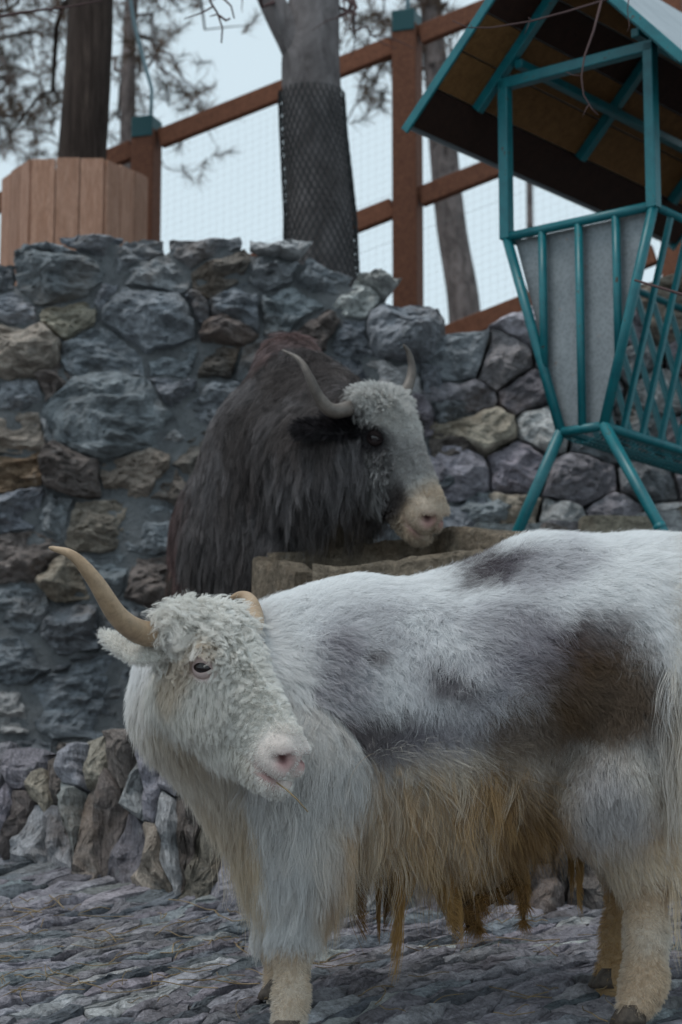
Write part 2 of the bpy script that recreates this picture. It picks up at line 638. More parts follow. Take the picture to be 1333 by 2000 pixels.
# stones one can pick out in the photograph: x, y, half size (px), tone
SEEN = [
    (185, 458, 55, 'G'), (128, 494, 45, 'g'), (262, 492, 50, 'g'), (105, 548, 62, 'g'), (14, 545, 38, 'g'), (305, 540, 55, 'g'),
    (392, 478, 55, 'g'), (432, 535, 50, 'b'), (535, 545, 45, 'g'), (545, 486, 40, 'l'), (128, 622, 52, 't'), (30, 618, 46, 'g'),
    (285, 622, 72, 'g'), (472, 590, 48, 'g'), (440, 645, 36, 'b'), (42, 690, 60, 't'), (205, 700, 66, 'g'), (330, 690, 44, 'g'), (425, 700, 40, 'b'),
    (570, 600, 52, 'g'), (632, 560, 50, 'g'), (690, 596, 50, 'l'), (790, 652, 66, 'g'), (735, 556, 40, 'l'), (812, 592, 44, 'g'), (660, 520, 45, 'g'),
    (620, 640, 45, 'b'), (700, 660, 46, 'G'), (40, 765, 42, 'g'), (120, 745, 44, 'b'), (215, 815, 84, 'g'), (335, 770, 36, 'g'), (340, 850, 36, 'l'), (28, 850, 46, 't'),
    (30, 930, 50, 'r'), (150, 925, 56, 'b'), (255, 920, 56, 't'), (40, 1000, 46, 'g'), (108, 1010, 40, 'g'), (190, 1025, 52, 't'), (285, 1040, 50, 'g'), (340, 960, 38, 'b'),
    (45, 1095, 46, 'b'), (125, 1140, 42, 't'), (50, 1190, 46, 'g'), (210, 1120, 44, 'g'), (310, 1140, 52, 'b'), (140, 1235, 56, 'g'), (260, 1230, 52, 'g'), (50, 1285, 52, 'G'),
    (180, 1375, 80, 'g'), (150, 1310, 48, 'g'), (30, 1400, 46, 'l'), (60, 1480, 50, 'G'), (290, 1340, 56, 'g'), (150, 1480, 52, 'b'),
    (848, 740, 42, 'g'), (905, 745, 46, 'l'), (872, 690, 44, 'g'), (912, 700, 28, 'l'), (870, 810, 46, 'g'), (770, 745, 50, 'l'), (800, 830, 48, 'p'), (880, 890, 44, 'b'),
    (850, 960, 46, 'g'), (760, 900, 60, 'g'), (430, 790, 50, 'g'), (420, 900, 50, 'b'), (520, 720, 55, 'g'), (640, 760, 60, 'G'), (560, 850, 70, 'g'), (700, 1000, 60, 'g'), (860, 640, 34, 'l'),
]
seeds, wts, ton = [], [], []
for (x, y, r, t) in SEEN:
    u, v = wall_uv(x, y)
    seeds.append((u, v)); wts.append((r * 0.0026) ** 2 - 0.003); ton.append(t)
tries = 0
while tries < 4000:
    tries += 1
    u, v = rs.uniform(-2.6, 1.1), rs.uniform(2.1, 4.6)
    px, py = proj(np.array([u, 9.95, v]))
    inview = 0 < px < 940 and 440 < py < 1500
    if u > 0.62 and v > 3.9:
        continue
    d = np.linalg.norm(np.array(seeds) - (u, v), axis=1)
    if d.min() < (0.17 if inview else 0.19):
        continue
    seeds.append((u, v)); wts.append(0.01 * rs.random()); ton.append(rs.choice(list('gggbGtl')))
TOP = [(-400, 545), (0, 528), (55, 505), (85, 492), (120, 462), (170, 436), (225, 452), (245, 478), (300, 478), (325, 452), (350, 442), (400, 452), (455, 446), (475, 466),
       (540, 462), (600, 484), (650, 500), (690, 525), (735, 538), (770, 556), (800, 562), (850, 605), (885, 655), (915, 690), (945, 735), (960, 800), (1010, 1100)]
def top_v(u):
    """Height of the wall head at u."""
    px = 666.5 + u / 9.95 * FPX / 1.0
    py = np.interp(px, [a for a, b in TOP], [b for a, b in TOP])
    zc = (1000 - py) / FPX
    return CAMZ + (ST + zc * CT) / (CT - zc * ST) * (9.9 + 0.05 * 2)
HOV = {k_: v_ for k_, q in enumerate(SEEN) for (x_, y_, v_) in ((790, 652, 0.26), (812, 592, 0.16), (700, 660, 0.02), (640, 760, 0.03), (770, 745, 0.03), (285, 622, 0.15), (215, 815, 0.14), (105, 548, 0.14)) if q[0] == x_ and q[1] == y_}
bw = tag(empty('retaining_wall', (-0.6, 9.9, TERR)), 'tall curved retaining wall of large grey and tan stones bedded in mortar behind the dark yak', 'wall')
us = np.linspace(-3.2, 1.12, 150)
vs = np.linspace(0, 1, 70)
U, T = np.meshgrid(us, vs)
tv = top_v(us) - 0.085
V_ = 2.0 + (tv[None, :] - 2.0) * T
base = np.stack([U.ravel(), V_.ravel(), np.zeros(U.size)], 1)
mp = on_surface(big_wall, base)
nn = 0.009 + 0.035 * fbm(mp, 5, 4) + 0.016 * fbm(mp, 22, 3)
base[:, 2] = nn
mp = on_surface(big_wall, base)
n = len(us)
mf = [(j * n + i, j * n + i + 1, (j + 1) * n + i + 1, (j + 1) * n + i) for j in range(len(vs) - 1) for i in range(n - 1)]
topi = (len(vs) - 1) * n
capv = mp[topi:] + np.array([0, 0.28, 0.0]); capv2 = mp[topi:] + np.array([0, 0.6, -0.35])
b0 = len(mp)
mp2 = np.concatenate([mp, capv, capv2])
mf += [(topi + i, topi + i + 1, b0 + i + 1, b0 + i) for i in range(n - 1)] + [(b0 + i, b0 + i + 1, b0 + n + i + 1, b0 + n + i) for i in range(n - 1)]
obj('mortar_bed', mp2, mf, M['mortar'], bw, True)
pol = cells(np.array(seeds), wts, 0.34, (0.78, 1.0))
for i, pg in enumerate(pol):
    if pg is None:
        continue
    pg = pg.copy()
    lim = top_v(pg[:, 0]) + 0.02 * rs.normal() + 0.005
    over_ = pg[:, 1] > lim
    if over_.all():
        continue
    # cut the cell at the wall head
    pg2 = np.array(clip_poly([tuple(q) for q in pg], (0.0, 1.0), float(np.interp(0.5, [0, 1], [lim.min(), lim.max()]))))
    if len(pg2) < 3 or np.ptp(pg2[:, 1]) < 0.05:
        continue
    pg = pg2
    H = HOV.get(i, 0.05 + 0.10 * rs.random() ** 1.2)
    if over_.any():
        H = max(H, 0.09)
    V, F = stone_shape(pg, H, 0.004 + 0.018 * rs.random() ** 2, rs, spokes=46, rings=(0.1, 0.2, 0.3, 0.4, 0.5, 0.6, 0.7, 0.8, 0.89, 0.96, 1.0), facets=4, tilt=1.05, edge=0.25, sink=0.06, jag=0.015, base=-0.004, over=0.4)
    W = on_surface(big_wall, V)
    W = displace(W, rs, 0.045, 4)
    W = displace(W, rs, 0.015, 14)
    W = crag(W, 0.050, 7, off=0.37 * (i % 50))
    W = displace(W, rs, 0.005, 50)
    obj('wall_stone', W, F, M['wall_stone'], bw, False, 1.28 * tone(ton[i], rs, 0.16))

# ------------------------------------------------------------------ dry rubble wall and raised bed behind the hay rack
rs = np.random.default_rng(33)
rw = tag(empty('rubble_wall', (1.1, 10.0, LEDGE)), 'dry stone wall of squared pale rubble behind the green hay rack', 'wall')
def rub_wall(u, v):
    return np.stack([u, 10.02 + 0.06 * (v - 2.8) + 0 * u, v], -1)
def rub_top(u):
    px = 666.5 + np.asarray(u) / 10.1 * FPX
    py = np.interp(px, [880, 920, 960, 1030, 1060, 1200, 1333, 1500], [700, 662, 648, 625, 600, 570, 540, 500])
    return CAMZ + (1870 - py) / FPX * 10.12 * 1.0 + 0.02
us = np.linspace(0.30, 3.2, 60)
bv = []
for t in (0, 0.5, 1.0):
    bv.append(np.stack([us, 10.06 + 0.06 * (2.4 + (rub_top(us) + 0.02 - 2.4) * t - 2.8), 2.4 + (rub_top(us) + 0.02 - 2.4) * t], 1))
bv.append(bv[-1] + np.array([0, 0.5, -0.02]))
n = len(us)
obj('earth_core', displace(np.concatenate(bv), rs, 0.02, 7), [(k * n + i, k * n + i + 1, (k + 1) * n + i + 1, (k + 1) * n + i) for k in range(3) for i in range(n - 1)], M['soil'], rw, True)
seeds, wts = [], []
v = 2.62
rowi = 0
while v < 4.75:
    hh = 0.13 + 0.08 * rs.random()
    u = 0.36 + 0.15 * rs.random()
    while u < 2.6:
        wd = 0.13 + 0.2 * rs.random()
        if v + hh * 0.5 < rub_top(u) + 0.02:
            seeds.append((u + wd / 2, v + hh / 2 + 0.025 * rs.normal())); wts.append(0.004 * rs.random())
        u += wd
    v += hh
pol = cells(np.array(seeds), wts, 0.22, (0.8, 1.0))
for pg in pol:
    if pg is None:
        continue
    pg = pg.copy()
    pg[:, 1] = np.minimum(pg[:, 1], rub_top(pg[:, 0]) + 0.03)
    H = 0.05 + 0.07 * rs.random()
    V, F = stone_shape(pg, H, 0.009, rs, spokes=34, rings=(0.14, 0.28, 0.42, 0.56, 0.7, 0.82, 0.92, 1.0), facets=4, tilt=0.8, edge=0.25, over=0.15, sink=0.05, jag=0.012)
    W = crag(displace(displace(on_surface(rub_wall, V), rs, 0.022, 9), rs, 0.008, 34), 0.035, 9, (1, 1, 1.5), rs.random() * 30)
    obj('rubble_stone', W, F, M['rubble'], rw, False, 1.5 * tone(rs.choice(list('plgltpg')), rs, 0.14))
# raised bed the rack stands on
bed = tag(empty('raised_bed', (1.3, 8.6, TERR)), 'raised stone-edged bed of earth under the green hay rack', 'raised bed')
x0, x1, y0, y1 = 0.50, 3.0, 8.22, 10.1
def bed_z(y):
    return LEDGE + 0.36 * sstep(8.65, 9.3, y)
xs = np.linspace(x0, x1, 26); ys = np.linspace(y0, y1, 18)
gx, gy = np.meshgrid(xs, ys)
zz = bed_z(gy) + 0.02 * vnoise(np.stack([gx, gy, gx * 0], -1), 4)
tv_ = np.stack([gx.ravel(), gy.ravel(), zz.ravel()], 1)
n = len(xs)
ff = [(j * n + i, j * n + i + 1, (j + 1) * n + i + 1, (j + 1) * n + i) for j in range(len(ys) - 1) for i in range(n - 1)]
m = MB(); m.add(tv_, ff)
m.box(((x0 + x1) / 2, (y0 + y1) / 2, (TERR + LEDGE - 0.05) / 2 - 0.02), ((x1 - x0) / 2 - 0.01, (y1 - y0) / 2 - 0.01, (LEDGE - TERR) / 2 + 0.0))
m.build('earth_fill', M['soil'], bed)
def bed_face(u, v):
    return np.stack([u, 8.20 + 0 * u, v], -1)
seeds = []
v = TERR + 0.06
while v < LEDGE - 0.03:
    u = x0
    while u < x1:
        wd = 0.16 + 0.2 * rs.random()
        seeds.append((u + wd / 2, v + 0.02 * rs.normal())); u += wd
    v += 0.16
for pg in cells(np.array(seeds), np.zeros(len(seeds)), 0.25):
    if pg is None: continue
    pg = pg.copy(); pg[:, 1] = np.clip(pg[:, 1], TERR - 0.02, LEDGE - 0.02)
    V, F = stone_shape(pg, 0.07, 0.008, rs, spokes=14, rings=(0.4, 0.8, 1.0), facets=3, tilt=0.4, jag=0.04)
    obj('rubble_stone', displace(on_surface(bed_face, V), rs, 0.015, 9), F, M['rubble'], bed, False, tone(rs.choice(list('plgtp')), rs, 0.14))

def slab(name, c, half, rotz, mat, parent, col, amp=0.02, sub=5, tilt=0.0, seed=0, sc=8):
    """A rough quarried block: subdivided box with chipped edges."""
    bm = bmesh.new()
    bmesh.ops.create_cube(bm, size=2)
    bmesh.ops.subdivide_edges(bm, edges=list(bm.edges), cuts=sub, use_grid_fill=True)
    co = np.array([q.co[:] for q in bm.verts])
    r = np.linalg.norm(np.maximum(np.abs(co) - 0.86, 0) / 0.14, axis=1)
    k_ = np.where(r > 1, 1 - 0.03 * (r - 1), 1.0)
    co = co * k_[:, None]
    co = co * np.array(half)
    ca, sa = math.cos(rotz), math.sin(rotz)
    ct, s_t = math.cos(tilt), math.sin(tilt)
    co = co @ np.array([[ct, 0, -s_t], [0, 1, 0], [s_t, 0, ct]]).T
    co = co @ np.array([[ca, -sa, 0], [sa, ca, 0], [0, 0, 1]]).T + np.array(c)
    co = displace(co + seed * 3.7, None, amp, sc) - seed * 3.7
    co = displace(co, None, amp * 0.35, sc * 4)
    f = [tuple(v.index for v in p.verts) for p in bm.faces]
    bm.free()
    return obj(name, co, f, mat, parent, False, col)

# flat capping stones scattered on the bed behind the rack legs
for (px, py, Y, hx, hy, hz, rz, t) in [(1125, 1022, 9.3, 0.12, 0.10, 0.05, 0.2, 'p'), (1215, 1015, 9.2, 0.17, 0.10, 0.03, 0.1, 't'), (1310, 1005, 9.2, 0.12, 0.1, 0.04, -0.2, 'l'), (1075, 1030, 9.0, 0.05, 0.06, 0.05, 0.4, 'b'), (985, 1030, 9.0, 0.12, 0.1, 0.06, 0.1, 'g'), (1390, 1000, 9.2, 0.14, 0.1, 0.05, 0.1, 't')]:
    p = P(px, py, Y)
    z0 = float(bed_z(Y)) - 0.02
    h2 = max((p[2] - z0) / 2, 0.02)
    slab('capping_stone', (p[0], Y, z0 + h2), (hx, hy, h2), rz, M['rubble'], bed, tone(t, rs), 0.02, 4, seed=px)

# ------------------------------------------------------------------ stone trough the dark yak feeds from
rs = np.random.default_rng(4)
tr = tag(empty('stone_trough', (0.1, 7.75, TERR)), 'rough sandstone trough of thick tan slabs between the two yaks', 'trough')
TCOL = np.array((0.25, 0.205, 0.155))
def trough_slab(pa, pb, Y, th, bot, col, seed, Yb=None):
    """Slab whose top edge runs from pixel pa to pb at depth Y (Yb at its other end)."""
    Yb = Y if Yb is None else Yb
    A, B = P(*pa, Y), P(*pb, Yb)
    n = 26
    t = np.linspace(0, 1, n)
    top = A + (B - A) * t[:, None]
    top[:, 2] += 0.012 * vnoise(np.stack([t * 5, t * 0 + seed, t * 0], 1)) + 0.006 * vnoise(np.stack([t * 17, t * 0 + seed, t * 0], 1))
    side = nrm(np.cross(B - A, (0, 0, 1)))
    V = []
    prof = [(-th / 2, 0.0), (-th / 2, 0.25), (-th / 2, 0.5), (-th / 2, 0.75), (-th / 2, 0.975), (-th / 2 * 0.93, 0.995), (-th * 0.25, 1.0), (th * 0.2, 1.0), (th / 2 * 0.93, 0.995), (th / 2, 0.975), (th / 2, 0.5), (th / 2, 0.0)]
    for i in range(n):
        for (s_, h) in prof:
            q = top[i] - side * s_
            q = q.copy(); q[2] = bot + (top[i][2] - bot) * h
            V.append(q)
    V = np.array(V); k_ = len(prof)
    V = displace(V, None, 0.008, 7)
    V = displace(V, None, 0.006, 40)
    F = [(i * k_ + j, i * k_ + (j + 1) % k_, (i + 1) * k_ + (j + 1) % k_, (i + 1) * k_ + j) for i in range(n - 1) for j in range(k_)]
    F += [tuple(range(k_))[::-1], tuple((n - 1) * k_ + j for j in range(k_))]
    return obj('slab', V, F, M['trough'], tr, False, col)
trough_slab((612, 1108), (1010, 1066), 7.58, 0.10, TERR - 0.02, TCOL * 1.05, 1.0, 7.58)
trough_slab((526, 1088), (905, 1040), 8.02, 0.11, TERR - 0.02, TCOL * 0.9, 2.0, 8.02)
trough_slab((520, 1094), (602, 1112), 7.96, 0.10, TERR - 0.02, TCOL * 0.85, 3.0, 7.66)
trough_slab((905, 1036), (1062, 1046), 7.98, 0.22, TERR - 0.02, TCOL * 0.95, 4.0, 7.66)
A, B = P(620, 1150, 7.62), P(1000, 1150, 7.62)
MB().box(((A[0] + B[0]) / 2 + 0.02, 7.80, (TERR + 2.56) / 2), ((B[0] - A[0]) / 2 + 0.02, 0.15, (2.56 - TERR) / 2 - 0.01)).build('trough_floor', M['trough'], tr, False, TCOL)
# ------------------------------------------------------------------ green hay rack with its little roof
k = NT('teal paint')
g = k.geo()
n1 = k.noise(g, 14, 7, 0.7)
n2 = k.noise(g, 55, 5, 0.7)
c = k.ramp(n1, [(0.3, (0.004, 0.095, 0.118)), (0.65, (0.008, 0.155, 0.180))])
rust = k.ramp(k.math('ADD', k.math('MULTIPLY', n1, 0.6), k.math('MULTIPLY', n2, 0.5)), [(0.66, 0.0), (0.70, 1.0)])
c = k.mix(rust, c, (0.075, 0.035, 0.022))
M['teal'] = k.bsdf(c, k.ramp(rust, [(0, 0.38), (1, 0.85)]), k.bump(n2, 0.2, 0.003), spec=0.45)
k = NT('galvanised sheet')
g = k.geo()
vor = k.n('ShaderNodeTexVoronoi'); vor.inputs['Scale'].default_value = 75; k.l(g, vor.inputs['Vector'])
n1 = k.noise(g, 5, 6, 0.65)
n2 = k.noise(g, 26, 6, 0.7)
c = k.mix(0.35, k.ramp(n1, [(0.3, (0.13, 0.15, 0.165)), (0.7, (0.25, 0.275, 0.29))]), k.ramp(vor.outputs['Distance'], [(0.0, (0.11, 0.125, 0.135)), (0.7, (0.30, 0.32, 0.335))]))
n3 = k.noise(k.geo(scale=(3, 3, 1.5)), 3, 6, 0.7)
c = k.mix(1.0, c, k.ramp(n3, [(0.3, 0.85), (0.5, 1.0), (0.7, 1.12)]), 'MULTIPLY')
c = k.mix(k.ramp(n2, [(0.64, 0.0), (0.70, 0.8)]), c, (0.20, 0.10, 0.05))
M['zinc'] = k.bsdf(c, 0.55, k.bump(n2, 0.08, 0.003), metal=0.45, spec=0.4)
k = NT('roof sheet'); n1 = k.noise(k.geo(), 6, 5, 0.6)
M['roof_sheet'] = k.bsdf(k.ramp(n1, [(0.3, (0.26, 0.30, 0.33)), (0.7, (0.36, 0.40, 0.43))]), 0.5, None, metal=0.3)
M['plank_dark'] = m_wood('dark plank', (0.024, 0.010, 0.007), (0.050, 0.021, 0.013), (5, 5, 5))
M['plank_light'] = m_wood('worn plank', (0.13, 0.062, 0.020), (0.22, 0.112, 0.040), (5, 5, 5))

hr = tag(empty('hay_rack', (0.85, 8.6, LEDGE)), 'teal steel hay rack with zinc end panel and small plank-lined roof', 'hay rack')
RR, LL = P(1277, 400, 8.35), P(990, 465, 8.74)
zt = (RR[2] + LL[2]) / 2
e_ = np.array([RR[0] - LL[0], RR[1] - LL[1], 0]); WID = np.linalg.norm(e_); e_ = e_ / WID
g_ = np.array([-e_[1], e_[0], 0])
if g_[1] < 0: g_ = -g_
MID = np.array([(RR[0] + LL[0]) / 2, (RR[1] + LL[1]) / 2, 0])
def rk(s_, g2, z):
    return MID + e_ * s_ + g_ * g2 + np.array([0, 0, z])
hw = WID / 2
bw_ = 0.09
zb = P(1145, 838, 8.545)[2]
ztop = P(1277, 85, 8.35)[2]
LEN_ = 1.45
def bar(name, p0, p1, r, parent=hr, square=False, mat='teal', ext=0.0):
    m = MB()
    if square:
        m.beam(p0, p1, r * 2, r * 2, up=(e_ if abs(nrm(np.asarray(p1) - np.asarray(p0))[2]) > 0.9 else (0, 0, 1)), bevel=0.003, ext=ext)
    else:
        m.tube([p0, (np.asarray(p0) + np.asarray(p1)) / 2, p1], r, 12)
    return m.build(name, M[mat], parent, not square)
for gg in (0.0, LEN_):
    for s_ in (-1, 1):
        bar('post', rk(s_ * hw, gg, zt - 0.01), rk(s_ * hw, gg, ztop), 0.021, square=True)
        bar('corner_bar', rk(s_ * (hw - 0.0), gg, zt), rk(s_ * bw_, gg, zb), 0.019)
        lg = rk(s_ * (bw_ + 0.36), gg, LEDGE - 0.02)
        bar('leg', rk(s_ * bw_, gg, zb + 0.005), lg, 0.021); tp = rk(s_ * bw_, gg, zb)
        q = tp + (lg - tp) * 0.60
        MB().tube([q, q + (lg - tp) * 0.03], 0.0235, 12).build('collar', M['teal'], hr, True)
    bar('end_rail', rk(-hw, gg, zt), rk(hw, gg, zt), 0.018)
    bar('end_rail', rk(-bw_, gg, zb), rk(bw_, gg, zb), 0.018)
    bar('tie_beam', rk(-hw, gg, ztop - 0.012), rk(hw, gg, ztop - 0.012), 0.021, square=True, ext=0.021)
    inw = 0.028 if gg == 0 else -0.028
    for s_ in (-0.5, 0.0, 0.5):
        zl = zb if abs(s_) * hw < bw_ else zb + (abs(s_) * hw - bw_) / (hw - bw_) * (zt - zb)
        bar('end_bar', rk(s_ * hw, gg, zt), rk(s_ * hw, gg, zl), 0.0155)
    v = [rk(-hw + 0.02, gg + inw, zt - 0.01), rk(hw - 0.02, gg + inw, zt - 0.01), rk(bw_, gg + inw, zb + 0.005), rk(-bw_, gg + inw, zb + 0.005)]
    v += [q + g_ * 0.002 for q in v]
    obj('zinc_panel', v, [(0, 1, 2, 3), (7, 6, 5, 4), (0, 4, 5, 1), (1, 5, 6, 2), (2, 6, 7, 3), (3, 7, 4, 0)], M['zinc'], hr)
for s_ in (-1, 1):
    bar('side_rail', rk(s_ * hw, 0, zt), rk(s_ * hw, LEN_, zt), 0.015)
    bar('side_rail', rk(s_ * bw_, 0, zb), rk(s_ * bw_, LEN_, zb), 0.017)
    for i in range(1, 11):
        t = i * 0.130
        bar('side_bar', rk(s_ * (hw - 0.004), t, zt), rk(s_ * bw_, t, zb), 0.0105, square=True)
# sagging wire tray under the bars
m = MB()
for i in range(0, 48):
    t = 0.02 + i * 0.03
    m.tube([rk(-bw_, t, zb - 0.012), rk(0, t + 0.02, zb - 0.05), rk(bw_, t, zb - 0.012)], 0.0028, 5)
    m.tube([rk(-bw_, t + 0.02, zb - 0.012), rk(0, t, zb - 0.046), rk(bw_, t + 0.02, zb - 0.012)], 0.0028, 5)
for j in range(-4, 5):
    s_ = j / 4 * bw_
    zz = zb - 0.012 - 0.036 * (1 - (j / 4) ** 2)
    m.tube([rk(s_, 0, zz), rk(s_, LEN_, zz)], 0.0028, 5)
m.build('wire_tray', M['teal'], hr)
# roof
HALF, RISE, OV = 0.575, 0.61, 0.25
apz = P(1065, -130, 8.335)[2]
def roof(s_, gg, off=0.0):
    """Point of the roof: s_ across (-1 eave .. 1 eave), off metres out of the slope."""
    p = rk(s_ * HALF, gg, apz - abs(s_) * RISE)
    n = nrm(e_ * math.copysign(1, s_ if s_ else 1) * RISE + np.array([0, 0, HALF]))
    return p + n * off
rs = np.random.default_rng(3)
G0, G1 = -OV, LEN_ + OV
NB = 5
rf = empty('roof', tuple(rk(0, 0.6, apz)), hr)
for sd in (-1, 1):
    for i in range(NB):
        a, b = i / NB, (i + 1) / NB - 0.008
        pcs = [(G0 + 0.01, G1 - 0.01)]
        v = []
        for (s_, of) in ((a, 0.0), (b, 0.0), (b, 0.018), (a, 0.018)):
            s2 = max(s_, 0.004) * sd
            v += [roof(s2, G0 + 0.01, of), roof(s2, G1 - 0.01, of)]
        light = (sd < 0 and i in (2, 3)) or rs.random() < 0.10
        obj('plank', v, [(0, 1, 3, 2), (2, 3, 5, 4), (4, 5, 7, 6), (6, 7, 1, 0), (0, 2, 4, 6), (1, 7, 5, 3)], M['plank_light' if light else 'plank_dark'], rf)
    v = []
    for (s_, of) in ((0.0, 0.022), (1.02, 0.022), (1.02, 0.026), (0.0, 0.026)):
        s2 = (s_ if s_ else 1e-6) * sd
        v += [roof(s2, G0, of), roof(s2, G1, of)]
    obj('roof_sheet', v, [(0, 1, 3, 2), (2, 3, 5, 4), (4, 5, 7, 6), (6, 7, 1, 0), (0, 2, 4, 6), (1, 7, 5, 3)], M['roof_sheet'], rf)
    for gg in (G0 - 0.003, G1 + 0.003):
        MB().beam(roof(0.0001 * sd, gg, 0.012), roof(1.03 * sd, gg, 0.012), 0.012, 0.036, up=np.cross(g_, e_ * sd * HALF - np.array([0, 0, RISE])), bevel=0.002).build('edge_trim', M['teal'], rf)
    for gg in (0.0, LEN_ / 2, LEN_):
        MB().beam(roof(0.01 * sd, gg, -0.022), roof(0.80 * sd, gg, -0.022), 0.038, 0.038, up=g_, bevel=0.003).build('rafter', M['teal'], rf)
    MB().beam(roof(0.52 * sd, 0, -0.061), roof(0.52 * sd, LEN_, -0.061), 0.034, 0.034, bevel=0.003).build('purlin', M['teal'], rf)
# ------------------------------------------------------------------ timber fence with wire netting on top of the wall
M['fence_wood'] = m_wood('stained post', (0.12, 0.046, 0.026), (0.215, 0.088, 0.050), (7, 7, 7))
M['wire'] = NT('wire').bsdf((0.20, 0.21, 0.21), 0.5, metal=0.6)
M['cable'] = NT('pale cable').bsdf((0.22, 0.32, 0.36), 0.5)
M['bracket'] = NT('post bracket').bsdf((0.012, 0.065, 0.075), 0.5)
fn = tag(empty('timber_fence', (0.2, 11.5, 4.0)), 'brown timber post and rail fence with wire netting on the hillside', 'fence')
def fy(px): return 11.9 - 0.0009 * (px - 285)
def fp(px, py): return P(px, py, fy(px))
def hill(p): return 3.75 + 0.09 * (p[1] - 10.4) - 0.1
A0, B0 = fp(287, 262), fp(795, 60)
fd = nrm(B0 - A0); fdh = nrm((fd[0], fd[1], 0)); fnn = np.array([-fdh[1], fdh[0], 0])
for (x, yt) in [(287, 258), (795, 52), (1305, -150), (-225, 460)]:
    p = fp(x, yt)
    q = p.copy(); q[2] = hill(p)
    m = MB(); m.box((p + q) / 2, (0.062, 0.06, (p[2] - q[2]) / 2), (fdh, fnn, (0, 0, 1)), 0.006)
    ps = m.build('post', M['fence_wood'], fn)
    MB().box(p + np.array([0, 0, 0.012]), (0.058, 0.066, 0.055), (fdh, fnn, (0, 0, 1)), 0.004).build('bracket', M['bracket'], ps)
def rail(pa, pb, yoff=0.0, h=0.098, w=0.05):
    p, q = fp(*pa), fp(*pb)
    MB().beam(p - fnn * yoff, q - fnn * yoff, w, h, bevel=0.005).build('rail', M['fence_wood'], fn)
SL = (60 - 262) / (795 - 287)
for (y0, xs_) in ((282, [(-225, 285), (289, 793), (797, 1303)]), (598, [(-225, 285), (289, 793), (797, 1303)]), (890, [(289, 793), (797, 1303), (1307, 1700)])):
    for (xa, xb) in xs_:
        xa2, xb2 = xa + 24, xb - 24
        sl = SL if y0 < 700 else SL
        rail((xa2, y0 + sl * (xa2 - 287)), (xb2, y0 + sl * (xb2 - 287)), 0.0)
# netting
m = MB()
org = fp(287, 300)
nu, nv = 88, 44
ux = (fp(1303, 300 + SL * (1303 - 287)) - fp(-225, 300 + SL * (-225 - 287)))
o0 = fp(-225, 300 + SL * (-225 - 287)) + fnn * 0.075
L_ = np.linalg.norm(ux); ud = ux / L_
n_v = int(L_ / 0.04)
for i in range(n_v):
    p = o0 + ud * (i * 0.04)
    m.add([p + fnn * 0.0004 + ud * 0.0003, p - fnn * 0.0004 + ud * 0.0003, p - ud * 0.0003, p + np.array([0, 0, -1.45]) - ud * 0.0003, p + np.array([0, 0, -1.45]) + fnn * 0.0004 + ud * 0.0003, p + np.array([0, 0, -1.45]) - fnn * 0.0004 + ud * 0.0003],
          [(0, 2, 3, 4), (2, 1, 5, 3), (1, 0, 4, 5)])
for j in range(37):
    p = o0 + np.array([0, 0, -j * 0.04]); q = p + ux
    r = 0.0008 if j in (17, 20, 23) else 0.0003
    z = np.array([0, 0, r])
    m.add([p + z, p - z, p + fnn * r, q + z, q - z, q + fnn * r], [(0, 1, 4, 3), (1, 2, 5, 4), (2, 0, 3, 5)])
o = m.build('wire_netting', M['wire'], fn); o['kind'] = 'stuff'
def cable(pts, r):
    MB().tube([P(*q) for q in pts], r, 8).build('cable', M['cable'], fn, True)
cable([(295, 232, 11.85), (297, 175, 11.85), (276, 100, 11.8), (262, 45, 11.75), (250, -30, 11.7), (238, -120, 11.6)], 0.010)
cable([(797, 28, 11.4), (797, -60, 11.4)], 0.011)
tp = P(684, 440, 11.2)
MB().tube([(tp[0], tp[1], 3.7), (tp[0], tp[1], P(684, 436, 11.2)[2])], 0.012, 8).build('stay_post', M['bracket'], fn, True)

# ------------------------------------------------------------------ hexagonal board box round the big trunk
M['box_board'] = m_wood('planed board', (0.30, 0.155, 0.10), (0.46, 0.275, 0.20), (9, 9, 1.1))
pb = tag(empty('board_planter', (float(P(146, 400, 11.32)[0]), 11.32, 3.8)), 'six-sided box of upright reddish boards round the dark trunk behind the wall', 'planter')
cx, cy = P(146, 400, 11.32)[0], 11.32
ztop_ = P(150, 307, 11.0)[2]
RAD = 0.345
for sgi in range(6):
    a0 = R(-120 + 60 * sgi); a1 = a0 + R(60)
    p0 = np.array([cx + RAD * math.cos(a0), cy + RAD * math.sin(a0), 0]); p1 = np.array([cx + RAD * math.cos(a1), cy + RAD * math.sin(a1), 0])
    d = nrm(p1 - p0); n = np.array([d[1], -d[0], 0])
    nb_ = 3
    w_ = np.linalg.norm(p1 - p0) / nb_
    for i in range(nb_):
        c = p0 + d * w_ * (i + 0.5)
        zt2 = ztop_ + 0.006 * rs.normal()
        MB().box((c[0], c[1], (3.7 + zt2) / 2), (w_ / 2 - 0.0025, 0.011 + 0.002 * rs.random(), (zt2 - 3.7) / 2), (d, n, (0, 0, 1)), 0.002).build('board', M['box_board'], pb)

